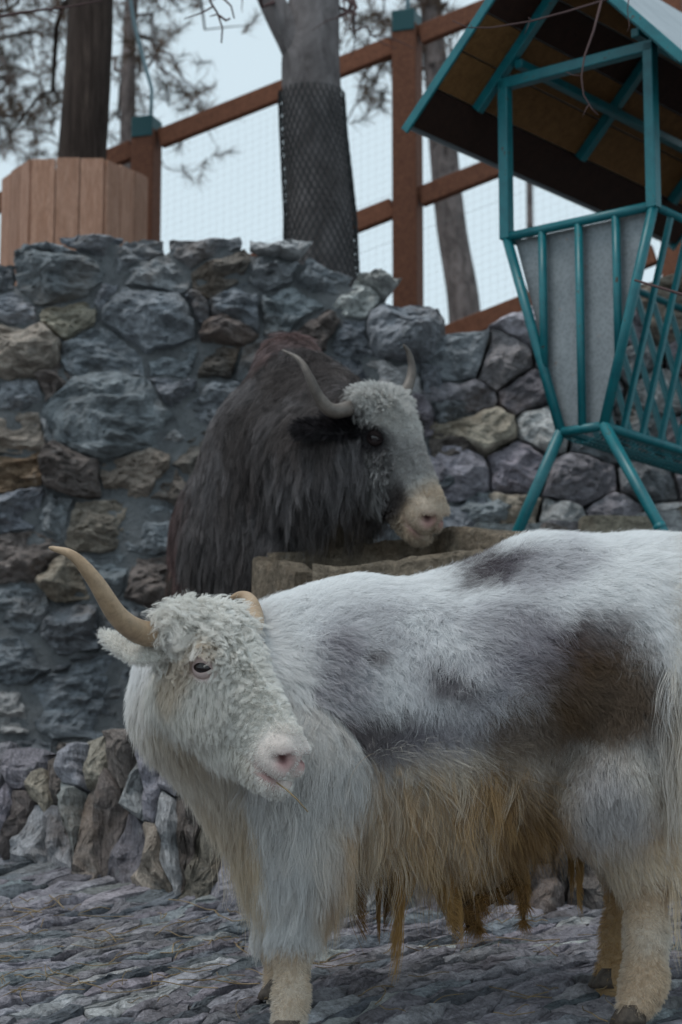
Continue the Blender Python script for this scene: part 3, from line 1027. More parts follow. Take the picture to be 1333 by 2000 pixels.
# ------------------------------------------------------------------ trees
def m_bark(name, c0, c1, sc=(9, 9, 1.6), st=1.0, plates=False):
    k = NT(name)
    v = k.geo(sc)
    n = k.noise(v, 2.2, 8, 0.7, 0.8)
    n2 = k.noise(k.geo(), 3, 4, 0.6)
    c = k.mix(k.ramp(n, [(0.32, 0.0), (0.62, 1.0)]), c0, c1)
    c = k.mix(1.0, c, k.ramp(n2, [(0.3, 0.75), (0.7, 1.2)]), 'MULTIPLY')
    return k.bsdf(c, 0.92, k.bump(n, st, 0.03), spec=0.15)
M['bark_dark'] = m_bark('dark ridged bark', (0.020, 0.014, 0.012), (0.075, 0.055, 0.047), (14, 14, 1.3), 1.0)
M['bark_grey'] = m_bark('smooth grey bark', (0.075, 0.066, 0.066), (0.19, 0.175, 0.178), (5, 5, 2.5), 0.35)
M['bark_pine'] = m_bark('pine bark', (0.06, 0.048, 0.046), (0.22, 0.185, 0.178), (8, 8, 3.5), 1.0)
M['twig'] = NT('twig').bsdf((0.075, 0.045, 0.045), 0.8)
k = NT('dry needles')
oi = k.noise(k.geo(), 3.0, 4, 0.6)
c = k.ramp(oi, [(0.3, (0.050, 0.045, 0.034)), (0.5, (0.11, 0.080, 0.060)), (0.7, (0.20, 0.13, 0.095))])
df = k.n('ShaderNodeBsdfDiffuse'); k.l(c, df.inputs[0]); tl = k.n('ShaderNodeBsdfTranslucent'); k.l(c, tl.inputs[0])
mx = k.n('ShaderNodeMixShader'); mx.inputs[0].default_value = 0.35
k.l(df.outputs[0], mx.inputs[1]); k.l(tl.outputs[0], mx.inputs[2]); k.l(mx.outputs[0], k.out.inputs[0])
M['needles'] = k.m

def trunk(pts, rad, mat, parent, name='trunk', n=28, bumpy=0.05, sub=8):
    """Tapered trunk through pixel/depth points with an uneven skin."""
    pts = np.array(pts, float); t0 = np.linspace(0, 1, len(pts)); t = np.linspace(0, 1, sub * (len(pts) - 1) + 1)
    c = np.stack([np.interp(t, t0, pts[:, i]) for i in range(3)], 1)
    for _ in range(3):
        c[1:-1] = 0.5 * c[1:-1] + 0.25 * (c[:-2] + c[2:])
    r = np.interp(t, t0, rad)
    m = MB(); m.tube(c, r, n)
    v = np.array(m.v)
    ax = np.repeat(c, n, 0)
    d = v[:len(ax)] - ax
    q = v[:len(ax)]
    sc = np.array([1, 1, 0.25])
    f = 1 + bumpy * fbm(q * sc, 9, 3) + 0.6 * bumpy * fbm(q, 3, 2)
    v[:len(ax)] = ax + d * f[:, None]
    return obj(name, v, m.f, mat, parent, True)

def branch_pts(p0, d, L, rs, droop=0.15, n=7, wob=0.25):
    p = np.array(p0, float); d = nrm(d); out = [p.copy()]
    for i in range(n):
        d = nrm(d + wob * rs.normal(size=3) * 0.5 + np.array([0, 0, -droop / n]))
        p = p + d * L / n
        out.append(p.copy())
    return np.array(out)

class Crown:
    """Branches (one mesh) and needle or leaf blades (one mesh)."""
    def __init__(s, seed):
        s.rs = np.random.default_rng(seed); s.b = MB(); s.v = []; s.f = []
    def spray(s, c, r, n, size=0.05, flat=0.6):
        rs = s.rs
        for _ in range(n):
            p = np.asarray(c) + rs.normal(size=3) * r * np.array([1, 1, flat])
            d = nrm(rs.normal(size=3)); sd = nrm(np.cross(d, rs.normal(size=3)))
            L = size * (0.6 + 0.8 * rs.random()); w = L * 0.12
            k0 = len(s.v)
            s.v += [p, p + d * L * 0.5 + sd * w, p + d * L, p + d * L * 0.5 - sd * w]
            s.f.append((k0, k0 + 1, k0 + 2, k0 + 3))
    def tuft(s, c, n=40, size=0.08):
        """Needles round a twig tip."""
        rs = s.rs
        ax = nrm(rs.normal(size=3) + np.array([0, 0, 0.3]))
        for _ in range(n):
            p = np.asarray(c) + ax * size * (rs.random() - 0.5) * 1.6
            d = nrm(ax * 0.9 + rs.normal(size=3) * 0.8); sd = nrm(np.cross(d, rs.normal(size=3)))
            L = size * (0.7 + 0.5 * rs.random()); w = 0.0028
            k0 = len(s.v)
            s.v += [p - sd * w, p + sd * w, p + d * L]
            s.f.append((k0, k0 + 1, k0 + 2))
    def build(s, parent, bark):
        if s.b.v: tag(s.b.build('branches', bark, parent, True), kind='stuff')
        if s.v:
            o = obj('crown', np.array(s.v), s.f, M['needles'], parent)
def limb(cr, pts, r0, r1, tufts=0, n=40, size=0.09, spread=0.10, subs=3):
    pts = np.asarray(pts, float)
    cr.b.tube(pts, np.linspace(r0, r1, len(pts)), 7)
    for _ in range(tufts):
        i = cr.rs.integers(1, len(pts)); c = pts[i] + cr.rs.normal(size=3) * spread
        if cr.rs.random() < 0.7:
            cr.b.tube([pts[i], (pts[i] + c) / 2 + cr.rs.normal(size=3) * 0.02, c], [r1 * 0.8, r1 * 0.6, r1 * 0.4], 5)
        cr.tuft(c, n, size)

def ptsP(*q): return [P(*a) for a in q]
# dark trunk standing in the board box
t1 = tag(empty('pine_tree', (cx, cy, 3.8)), 'thick dark-barked tree rising out of the board box', 'tree', 'trees behind the fence')
trunk([np.array([cx, cy, 3.75]), P(160, 300, 11.32), P(171, 150, 11.32), P(178, 0, 11.32), P(186, -260, 11.32), P(190, -700, 11.32)], [0.14, 0.122, 0.112, 0.110, 0.10, 0.08], M['bark_dark'], t1, bumpy=0.07)
cr = Crown(1)
for (pa, pb, tf) in [((178, -60, 11.32), (20, 60, 13.2), 16), ((178, -40, 11.32), (60, 250, 13.4), 12), ((180, -120, 11.32), (-20, -10, 13), 14), ((180, -160, 11.32), (420, 20, 13.2), 14), ((185, -220, 11.32), (330, -60, 12), 10)]:
    A_, B_ = P(*pa), P(*pb)
    pt = np.array([A_ + (B_ - A_) * t + np.array([0, 0, 0.25 * math.sin(math.pi * t)]) + 0.06 * cr.rs.normal(size=3) for t in np.linspace(0, 1, 9)])
    limb(cr, pt, 0.03, 0.006, tf, 46, 0.10, 0.13)
cr.build(t1, M['bark_dark'])
# thin trunk beside it
t2 = tag(empty('pine_tree', tuple(P(255, 500, 15)[:2]) + (3.95,)), 'slim grey pine trunk just behind the fence post bracket', 'tree', 'trees behind the fence')
trunk([np.array([P(250, 500, 15)[0], 15, 4.0]), P(250, 250, 15), P(252, 100, 15), P(258, 0, 15), P(262, -300, 15), P(262, -600, 15)], [0.07, 0.05, 0.045, 0.042, 0.035, 0.02], M['bark_pine'], t2, n=16)
cr = Crown(2)
for (pa, pb, tf) in [((252, 60, 15), (400, 225, 15.5), 22), ((252, 120, 15), (350, 190, 14.6), 16), ((250, 160, 15), (100, 130, 15.4), 10), ((255, 20, 15), (330, 130, 15), 10), ((262, -60, 15), (420, 10, 15), 14), ((252, 250, 15), (335, 340, 15), 6), ((250, 200, 15), (225, 275, 15.2), 8)]:
    A_, B_ = P(*pa), P(*pb)
    pt = np.array([A_ + (B_ - A_) * t + np.array([0, 0, 0.15 * math.sin(math.pi * t)]) + 0.04 * cr.rs.normal(size=3) for t in np.linspace(0, 1, 8)])
    limb(cr, pt, 0.016, 0.004, tf, 42, 0.11, 0.12)
cr.build(t2, M['bark_pine'])
# left-hand pine, mostly foliage
t3 = tag(empty('pine_tree', tuple(P(-60, 500, 16)[:2]) + (4.0,)), 'pine with sparse brown needles and thin limbs, partly hidden by the thick dark trunk', 'tree', 'trees behind the fence')
trunk([np.array([P(-40, 500, 16)[0], 16, 4.0]), P(-45, 250, 16), P(-40, 0, 16), P(-40, -400, 16)], [0.10, 0.085, 0.07, 0.05], M['bark_pine'], t3, n=16)
cr = Crown(3)
for (pa, pb, tf) in [((-42, 120, 16), (110, 90, 16.5), 26), ((-42, 60, 16), (90, 30, 15.5), 22), ((-45, 220, 16), (60, 250, 16), 30), ((-45, 260, 16), (30, 310, 15.6), 22), ((-45, 180, 16), (105, 190, 16.4), 22), ((-42, 0, 16), (80, 10, 16), 20), ((-42, 150, 16), (20, 160, 15.2), 16), ((-42, 260, 16), (120, 300, 16.6), 12)]:
    A_, B_ = P(*pa), P(*pb)
    pt = np.array([A_ + (B_ - A_) * t + np.array([0, 0, 0.2 * math.sin(math.pi * t)]) + 0.05 * cr.rs.normal(size=3) for t in np.linspace(0, 1, 8)])
    limb(cr, pt, 0.02, 0.004, tf, 44, 0.11, 0.14)
cr.build(t3, M['bark_pine'])
# grey forked trunk in front of the fence
t4 = tag(empty('grey_tree', tuple(P(625, 500, 10.75)[:2]) + (3.75,)), 'smooth grey forked trunk wrapped in chain-link, in front of the fence', 'tree')
TR = [np.array([P(634, 520, 10.75)[0], 10.75, 3.65]), P(626, 420, 10.75), P(612, 250, 10.75), P(606, 120, 10.75), P(612, 30, 10.75), P(618, -120, 10.75), P(640, -500, 10.75)]
TRr = [0.185, 0.152, 0.142, 0.136, 0.122, 0.115, 0.08]
trunk(TR, TRr, M['bark_grey'], t4, bumpy=0.03)
trunk([P(598, 118, 10.74), P(572, 75, 10.72), P(545, 30, 10.7), P(520, -20, 10.7), P(490, -200, 10.7)], [0.095, 0.078, 0.066, 0.058, 0.03], M['bark_grey'], t4, 'fork', bumpy=0.03)
cr = Crown(4)
for (a, b) in [((540, 20, 10.7), (470, -40, 10.4)), ((655, 30, 10.75), (760, -60, 10.9)), ((650, 5, 10.7), (720, 70, 11.0)), ((655, -20, 10.75), (700, 20, 10.5))]:
    A_, B_ = P(*a), P(*b)
    pt = np.array([A_ + (B_ - A_) * t + 0.02 * cr.rs.normal(size=3) for t in np.linspace(0, 1, 7)])
    limb(cr, pt, 0.012, 0.004, 0)
    for _ in range(5):
        i = cr.rs.integers(2, 7)
        cr.b.tube(branch_pts(pt[i], nrm(B_ - A_) + cr.rs.normal(size=3) * 0.8, 0.25, cr.rs, 0.3, 5), np.linspace(0.004, 0.0015, 6), 5)
cr.build(t4, M['twig'])
# chain-link round its foot
cg = tag(empty('chain_link_guard', tuple(P(625, 500, 10.75)[:2]) + (3.75,)), 'sleeve of dark chain-link wrapped round the grey forked trunk', 'tree guard')
tz0, tz1 = 3.75, P(612, 182, 10.75)[2]
TRa = np.array(TR); zs = TRa[:, 2]
def ax_at(z):
    return np.array([np.interp(z, zs, TRa[:, 0]), np.interp(z, zs, TRa[:, 1]), z]), np.interp(z, zs, TRr) * 1.06 + 0.004
m = MB()
NH = 32
for sg in (-1, 1):
    for i in range(NH):
        pts_ = []
        for j, z in enumerate(np.linspace(tz0, tz1, 34)):
            c, r = ax_at(z)
            a = 2 * math.pi * i / NH + sg * (z - tz0) * 3.1
            rr_ = r + 0.003 * sg
            pts_.append(c + rr_ * np.array([math.cos(a), math.sin(a), 0]))
        m.tube(pts_, 0.0030, 4, False)
M['dark_wire'] = NT('dark wire').bsdf((0.025, 0.028, 0.030), 0.6, metal=0.2)
o = m.build('wire_mesh', M['dark_wire'], cg)
# leaning pine behind the rack
t5 = tag(empty('pine_tree', tuple(P(905, 640, 14)[:2]) + (4.0,)), 'leaning pine trunk between the fence post and the hay rack', 'tree', 'trees behind the fence')
trunk([np.array([P(925, 680, 14)[0], 14, 4.0]), P(908, 600, 14), P(880, 430, 14), P(858, 200, 14), P(845, 60, 14), P(835, -100, 14), P(825, -500, 14)], [0.12, 0.098, 0.088, 0.080, 0.066, 0.06, 0.04], M['bark_pine'], t5, bumpy=0.08)
cr = Crown(5)
for (pa, pb, tf) in [((848, 100, 14), (690, 190, 14.3), 22), ((845, 60, 14), (700, 90, 13.8), 18), ((842, 30, 14), (880, 120, 14), 10), ((850, 140, 14), (760, 130, 14.4), 10), ((840, 0, 14), (730, 30, 14.5), 18), ((838, -60, 14), (690, -20, 14), 12), ((848, 100, 14), (690, 240, 14.6), 8)]:
    A_, B_ = P(*pa), P(*pb)
    pt = np.array([A_ + (B_ - A_) * t + np.array([0, 0, 0.15 * math.sin(math.pi * t)]) + 0.04 * cr.rs.normal(size=3) for t in np.linspace(0, 1, 8)])
    limb(cr, pt, 0.016, 0.004, tf, 42, 0.10, 0.10)
cr.build(t5, M['bark_pine'])
t6 = tag(empty('pine_tree', tuple(P(1035, 500, 17)[:2]) + (4.2,)), 'thin distant trunk seen between the roof and the zinc panel of the rack', 'tree', 'trees behind the fence')
trunk([np.array([P(1038, 600, 17)[0], 17, 4.2]), P(1035, 400, 17), P(1033, 200, 17), P(1030, -100, 17)], [0.035, 0.026, 0.024, 0.02], M['bark_pine'], t6, n=12)
# bare branch reaching in from a tree just outside the frame
t7 = tag(empty('bare_tree', (1.72, 7.62, TERR)), 'bare thin-twigged branch hanging in front of the rack roof', 'tree')
rs = np.random.default_rng(77)
trunk([np.array([1.72, 7.62, TERR - 0.02]), np.array([1.70, 7.62, 3.4]), np.array([1.66, 7.64, 4.6]), np.array([1.60, 7.7, 5.6])], [0.075, 0.06, 0.05, 0.035], M['bark_grey'], t7, n=16)
m = MB()
def twig(pts, r0, r1):
    m.tube([P(*q) for q in pts], np.linspace(r0, r1, len(pts)), 6)
m.tube([(1.66, 7.64, 4.62), tuple(P(1420, -60, 7.7)), tuple(P(1300, -40, 7.8)), tuple(P(1175, 2, 7.85))], [0.016, 0.011, 0.007, 0.0042], 7)
twig([(1175, 2, 7.85), (1110, 22, 7.85), (1035, 42, 7.83), (960, 54, 7.83), (915, 54, 7.82), (884, 40, 7.82)], 0.0038, 0.0016)
twig([(1175, 2, 7.85), (1160, 60, 7.82), (1142, 110, 7.8), (1136, 150, 7.8), (1140, 185, 7.8), (1156, 212, 7.8), (1168, 224, 7.8)], 0.0046, 0.002)
twig([(1150, 205, 7.8), (1144, 215, 7.8), (1138, 228, 7.8)], 0.002, 0.0012)
twig([(1138, 148, 7.8), (1120, 147, 7.8), (1106, 140, 7.8)], 0.002, 0.0012)
twig([(1035, 42, 7.83), (1030, 55, 7.83), (1025, 66, 7.83)], 0.0018, 0.001)
twig([(1040, 40, 7.83), (1032, 34, 7.83)], 0.0018, 0.001)
twig([(1230, -15, 7.82), (1226, 20, 7.82), (1230, 50, 7.82), (1226, 62, 7.82)], 0.0025, 0.0012)
twig([(922, 54, 7.82), (920, 46, 7.82)], 0.0016, 0.001)
m.build('branch', M['twig'], t7, True)
m = MB()
m.tube([(1.70, 7.62, 3.75), tuple(P(1380, 590, 7.75)), tuple(P(1300, 565, 7.8)), tuple(P(1240, 547, 7.85))], [0.008, 0.006, 0.005, 0.004], 7)
m.build('branch', M['twig'], t7, True)
# budding twigs hanging into the top left
t8 = tag(empty('bare_tree', (-1.75, 8.9, TERR)), 'budding twigs hanging into the upper left corner in front of the trunks', 'tree')
trunk([np.array([-1.75, 8.9, TERR - 0.02]), np.array([-1.72, 8.9, 4.0]), np.array([-1.6, 8.9, 5.4]), np.array([-1.5, 8.9, 6.2])], [0.07, 0.06, 0.045, 0.03], M['bark_grey'], t8, n=16)
m = MB()
m.tube([(-1.6, 8.9, 5.4), tuple(P(-60, 60, 8.9)), tuple(P(0, 32, 8.9)), tuple(P(60, 22, 8.9)), tuple(P(130, 14, 8.9)), tuple(P(200, 0, 8.9))], [0.014, 0.008, 0.006, 0.005, 0.004, 0.003], 6)
m.tube([(-1.55, 8.9, 5.8), tuple(P(100, -120, 8.9)), tuple(P(300, -90, 8.9)), tuple(P(400, -30, 8.9)), tuple(P(440, 0, 8.9))], [0.016, 0.011, 0.008, 0.006, 0.004], 6)
twig([(400, -30, 8.9), (412, 5, 8.9), (425, 25, 8.9), (435, 55, 8.9), (433, 84, 8.9)], 0.0055, 0.003)
twig([(418, 12, 8.9), (395, 25, 8.9), (360, 37, 8.9)], 0.004, 0.002)
twig([(425, 28, 8.9), (410, 32, 8.9)], 0.003, 0.002)
twig([(440, 0, 8.9), (452, 12, 8.9), (458, 36, 8.9)], 0.004, 0.003)
twig([(428, 30, 8.9), (442, 40, 8.9), (450, 36, 8.9)], 0.005, 0.004)
twig([(90, 15, 8.9), (110, 26, 8.9), (125, 24, 8.9)], 0.003, 0.002)
m.build('branch', M['twig'], t8, True)
# ------------------------------------------------------------------ animals: implicit bodies, one continuous mesh each, with combed fur
class Body:
    def __init__(s, lo, hi, h):
        s.lo, s.h = np.asarray(lo, float), h
        s.n = np.ceil((np.asarray(hi, float) - s.lo) / h).astype(int) + 1
        s.D = np.full(s.n, 0.5, np.float32)
        s.prims = []
    def _sub(s, pmin, pmax, m):
        a = np.maximum(np.floor((pmin - m - s.lo) / s.h).astype(int), 0)
        b = np.minimum(np.ceil((pmax + m - s.lo) / s.h).astype(int) + 1, s.n)
        sl = tuple(slice(a[i], b[i]) for i in range(3))
        ax = [s.lo[i] + s.h * np.arange(a[i], b[i]) for i in range(3)]
        X = np.stack(np.meshgrid(*ax, indexing='ij'), -1).astype(np.float32)
        return sl, X
    @staticmethod
    def f_cone(X, p0, p1, r0, r1):
        d = p1 - p0
        L2 = float(d @ d)
        t = np.clip(((X - p0.astype(np.float32)) @ d.astype(np.float32)) / L2, 0, 1)
        q = X - (p0.astype(np.float32) + t[..., None] * d.astype(np.float32))
        return np.sqrt((q * q).sum(-1)) - (r0 + (r1 - r0) * t)
    @staticmethod
    def f_ell(X, c, A, r):
        q = (X - c.astype(np.float32)) @ A.T.astype(np.float32)
        a = np.sqrt(((q / r) ** 2).sum(-1))
        b = np.sqrt(((q / (r * r)) ** 2).sum(-1)) + 1e-6
        return np.where(a < 1e-4, -min(r), a * (a - 1) / b)
    def _merge(s, sl, d, k, sub):
        o = s.D[sl]
        if sub:
            d = -d
            h = np.clip(0.5 - 0.5 * (o - d) / k, 0, 1)
            s.D[sl] = o * (1 - h) + d * h + k * h * (1 - h)
        else:
            h = np.clip(0.5 + 0.5 * (d - o) / k, 0, 1)
            s.D[sl] = d * (1 - h) + o * h - k * h * (1 - h)
    def cone(s, p0, p1, r0, r1, lab='body', k=0.05, sub=False):
        p0, p1 = np.asarray(p0, float), np.asarray(p1, float)
        m = max(r0, r1) + k + 0.06
        sl, X = s._sub(np.minimum(p0, p1), np.maximum(p0, p1), m)
        s._merge(sl, s.f_cone(X, p0, p1, r0, r1), k, sub)
        if not sub:
            s.prims.append((lab, 'c', (p0, p1, r0, r1)))
    def ell(s, c, r, A=None, lab='body', k=0.05, sub=False):
        c, r = np.asarray(c, float), np.asarray(r, np.float32)
        A = np.eye(3) if A is None else np.asarray(A, float)
        m = float(max(r)) + k + 0.06
        sl, X = s._sub(c, c, m)
        s._merge(sl, s.f_ell(X, c, A, r), k, sub)
        if not sub:
            s.prims.append((lab, 'e', (c, A, r)))
    def regions(s, X):
        X = np.asarray(X, np.float32)
        out = {}
        for lab, t, a in s.prims:
            d = s.f_cone(X, *a) if t == 'c' else s.f_ell(X, *a)
            out[lab] = np.minimum(out[lab], d) if lab in out else d
        return out
    def sdf(s, X):
        q = (np.asarray(X) - s.lo) / s.h
        q = np.clip(q, 0, s.n - 1.001)
        i = q.astype(int)
        f = (q - i)
        x, y, z = i[..., 0], i[..., 1], i[..., 2]
        fx, fy, fz = f[..., 0], f[..., 1], f[..., 2]
        D = s.D
        return (((D[x, y, z] * (1 - fx) + D[x + 1, y, z] * fx) * (1 - fy) + (D[x, y + 1, z] * (1 - fx) + D[x + 1, y + 1, z] * fx) * fy) * (1 - fz)
                + ((D[x, y, z + 1] * (1 - fx) + D[x + 1, y, z + 1] * fx) * (1 - fy) + (D[x, y + 1, z + 1] * (1 - fx) + D[x + 1, y + 1, z + 1] * fx) * fy) * fz)
    def grad(s, X, e=None):
        e = e or s.h * 1.2
        g = np.empty(X.shape)
        for k_ in range(3):
            o = np.zeros(3); o[k_] = e
            g[..., k_] = s.sdf(X + o) - s.sdf(X - o)
        return nrm(g)
    def surface(s):
        """Naive surface nets."""
        D = s.D
        ins = D < 0
        nx, ny, nz = D.shape
        c = np.zeros((nx - 1, ny - 1, nz - 1), np.int8)
        for a in (0, 1):
            for b in (0, 1):
                for d in (0, 1):
                    c += ins[a:nx - 1 + a, b:ny - 1 + b, d:nz - 1 + d]
        act = (c > 0) & (c < 8)
        idx = np.argwhere(act)
        vid = np.full(act.shape, -1, np.int64)
        vid[act] = np.arange(len(idx))
        acc = np.zeros((len(idx), 3))
        cnt = np.zeros(len(idx))
        corners = [(a, b, d) for a in (0, 1) for b in (0, 1) for d in (0, 1)]
        val = {k_: D[idx[:, 0] + k_[0], idx[:, 1] + k_[1], idx[:, 2] + k_[2]].astype(float) for k_ in corners}
        for a in corners:
            for ax in range(3):
                if a[ax] == 1:
                    continue
                b = list(a); b[ax] = 1; b = tuple(b)
                va, vb = val[a], val[b]
                m = (va < 0) != (vb < 0)
                t = va[m] / (va[m] - vb[m])
                p = np.tile(np.array(a, float), (m.sum(), 1))
                p[:, ax] = t
                acc[m] += p
                cnt[m] += 1
        V = s.lo + s.h * (idx + acc / cnt[:, None])
        F = []
        for ax in range(3):
            sh = [slice(None)] * 3; sh2 = [slice(None)] * 3
            sh[ax] = slice(0, -1); sh2[ax] = slice(1, None)
            e = ins[tuple(sh)] != ins[tuple(sh2)]
            E = np.argwhere(e)
            o1, o2 = (ax + 1) % 3, (ax + 2) % 3
            ok = (E[:, o1] > 0) & (E[:, o2] > 0) & (E[:, o1] < D.shape[o1] - 1) & (E[:, o2] < D.shape[o2] - 1)
            E = E[ok]
            def cell(d1, d2):
                q = E.copy(); q[:, o1] -= d1; q[:, o2] -= d2
                return vid[q[:, 0], q[:, 1], q[:, 2]]
            quad = np.stack([cell(1, 1), cell(0, 1), cell(0, 0), cell(1, 0)], 1)
            flip = ~ins[E[:, 0], E[:, 1], E[:, 2]]
            quad[flip] = quad[flip][:, ::-1]
            F.append(quad)
        return V, np.concatenate(F)

def head_prims(B, H, s, ear=True, ear_drop=0.0):
    """Head in its own frame: x along the face to the muzzle, y to the animal's left, z out of the forehead. H maps it to the world."""
    org, A = H
    def W(p):
        return org + s * (np.asarray(p, float) @ A)
    def E(c, r, lab, k=0.03, sub=False, rot=None):
        B.ell(W(c), np.asarray(r) * s, A if rot is None else rot @ A, lab, k * s, sub)
    def C(a, b, r0, r1, lab, k=0.03, sub=False):
        B.cone(W(a), W(b), r0 * s, r1 * s, lab, k * s, sub)
    E((0.045, 0, -0.075), (0.085, 0.100, 0.085), 'poll', 0.04)
    E((0.120, 0, -0.085), (0.11, 0.098, 0.085), 'face', 0.04)
    for y in (-1, 1):
        E((0.128, y * 0.076, -0.036), (0.048, 0.034, 0.028), 'face', 0.03)          # brow
        E((0.165, y * 0.070, -0.130), (0.105, 0.032, 0.080), 'cheek', 0.04)         # jaw muscle
        C((0.02, y * 0.065, -0.045), (0.02, y * 0.100, -0.045), 0.038, 0.034, 'poll', 0.03)   # horn core
    C((0.10, 0, -0.055), (0.375, 0, -0.052), 0.075, 0.042, 'face', 0.05)               # bridge of the nose
    C((0.16, 0, -0.11), (0.37, 0, -0.086), 0.085, 0.054, 'face', 0.05)
    E((0.402, 0, -0.070), (0.052, 0.062, 0.050), 'muzzle', 0.03)
    for y in (-1, 1):
        E((0.418, y * 0.036, -0.052), (0.030, 0.024, 0.026), 'muzzle', 0.02)        # nostril wings
        E((0.422, y * 0.034, -0.088), (0.046, 0.032, 0.024), 'muzzle', 0.02)        # upper lip
    C((0.08, 0, -0.190), (0.400, 0, -0.145), 0.068, 0.044, 'jaw', 0.05)
    E((0.436, 0, -0.134), (0.046, 0.050, 0.034), 'chin', 0.008)
    # carved: nostrils, mouth line, eye sockets
    for y in (-1, 1):
        C((0.449, y * 0.030, -0.048), (0.431, y * 0.058, -0.064), 0.0145, 0.0085, 'x', 0.006, True)
        C((0.488, y * 0.008, -0.103), (0.452, y * 0.060, -0.113), 0.0022, 0.0024, 'x', 0.006, True)
        C((0.452, y * 0.060, -0.113), (0.404, y * 0.068, -0.136), 0.0024, 0.0015, 'x', 0.006, True)
        E((0.145, y * 0.110, -0.055), (0.028, 0.024, 0.022), 'x', 0.014, True)
    return W

EYE = (0.145, 0.0875, -0.055)
def eye_parts(yak, W, A, s, dark=False, droop=0.0):
    """Ball and lids: the lids are a shell round the ball with an almond opening, its long axis turned between face and forehead."""
    lidm = M['lid_dark'] if dark else M['lid_pale']
    for y in (-1, 1):
        c = W((EYE[0], y * EYE[1], EYE[2]))
        g_ = nrm(np.array([0.18, y * 0.97, 0.12]) @ A)                    # gaze
        u_ = np.array([math.cos(R(42)), 0, math.sin(R(42))]) @ A
        u_ = nrm(u_ - g_ * (u_ @ g_))
        v_ = np.cross(g_, u_)
        if v_ @ (np.array([-0.6, 0, 0.8]) @ A) < 0:
            v_ = -v_
        r = 0.0295 * s
        def sph(rho, ph, rad):
            return c + rad * (math.cos(rho) * g_ + math.sin(rho) * (math.cos(ph) * u_ + math.sin(ph) * v_))
        nth, nph = 12, 28
        v, f = [sph(0, 0, r)], []
        for i in range(1, nth + 1):
            for j in range(nph):
                v.append(sph(math.pi * 0.62 * i / nth, 2 * math.pi * j / nph, r))
        for j in range(nph):
            f.append((0, 1 + j, 1 + (j + 1) % nph))
        for i in range(nth - 1):
            for j in range(nph):
                f.append((1 + i * nph + j, 1 + (i + 1) * nph + j, 1 + (i + 1) * nph + (j + 1) % nph, 1 + i * nph + (j + 1) % nph))
        e = obj('eye', v, f, M['eye'], yak, True)
        v, f = [], []
        prof = [(0.0, 1.015), (0.05, 1.09), (0.18, 1.15), (0.4, 1.15), (0.7, 1.10), (1.0, 0.98)]
        for j in range(nph):
            ph = 2 * math.pi * j / nph
            cu, su = math.cos(ph), math.sin(ph)
            hh = (0.46 - droop) if su > 0 else 0.40
            # almond: angle of the opening in direction ph
            tt = np.linspace(0, 1.1, 60)
            x_, y_ = tt * cu / 0.92, np.abs(tt * su) / hh
            ins = (x_ ** 2 + y_ <= 1.0) & (np.abs(x_) <= 1)
            rin = tt[ins].max()
            for (q, rad) in prof:
                v.append(sph(rin + (1.45 - rin) * q, ph, r * rad))
        K_ = len(prof)
        for j in range(nph):
            j2 = (j + 1) % nph
            for k_ in range(K_ - 1):
                f.append((j * K_ + k_, j * K_ + k_ + 1, j2 * K_ + k_ + 1, j2 * K_ + k_))
        obj('eyelid', v, f, lidm, e, True)

def horn(yak, pts, r0, mat, n=40):
    """Horn through control points, tapered, faintly ringed at the root."""
    pts = np.asarray(pts, float)
    # Catmull-Rom
    q = np.concatenate([[2 * pts[0] - pts[1]], pts, [2 * pts[-1] - pts[-2]]])
    out = []
    seg = len(pts) - 1
    for t in np.linspace(0, seg - 1e-6, n):
        i = int(t); u = t - i
        a, b, c, d = q[i], q[i + 1], q[i + 2], q[i + 3]
        out.append(0.5 * (2 * b + (c - a) * u + (2 * a - 5 * b + 4 * c - d) * u * u + (3 * b - a - 3 * c + d) * u ** 3))
    t = np.linspace(0, 1, n)
    rad = r0 * (1 - 0.86 * t ** 1.25) * (1 + 0.012 * np.sin(t * 70) * (1 - t) ** 2)
    rad[-1] *= 0.45
    return MB().tube(out, rad, 16).build('horn', mat, yak, True)

def sample_mesh(V, F, N, rs, dens=None):
    tri = np.concatenate([F[:, [0, 1, 2]], F[:, [0, 2, 3]]])
    a = np.linalg.norm(np.cross(V[tri[:, 1]] - V[tri[:, 0]], V[tri[:, 2]] - V[tri[:, 0]]), axis=1)
    if dens is not None:
        a = a * dens[tri].mean(1)
    c = np.cumsum(a); c /= c[-1]
    k_ = np.searchsorted(c, rs.random(N))
    u, v = rs.random(N), rs.random(N)
    sw = u + v > 1
    u[sw], v[sw] = 1 - u[sw], 1 - v[sw]
    t = tri[k_]
    return V[t[:, 0]] * (1 - u - v)[:, None] + V[t[:, 1]] * u[:, None] + V[t[:, 2]] * v[:, None]

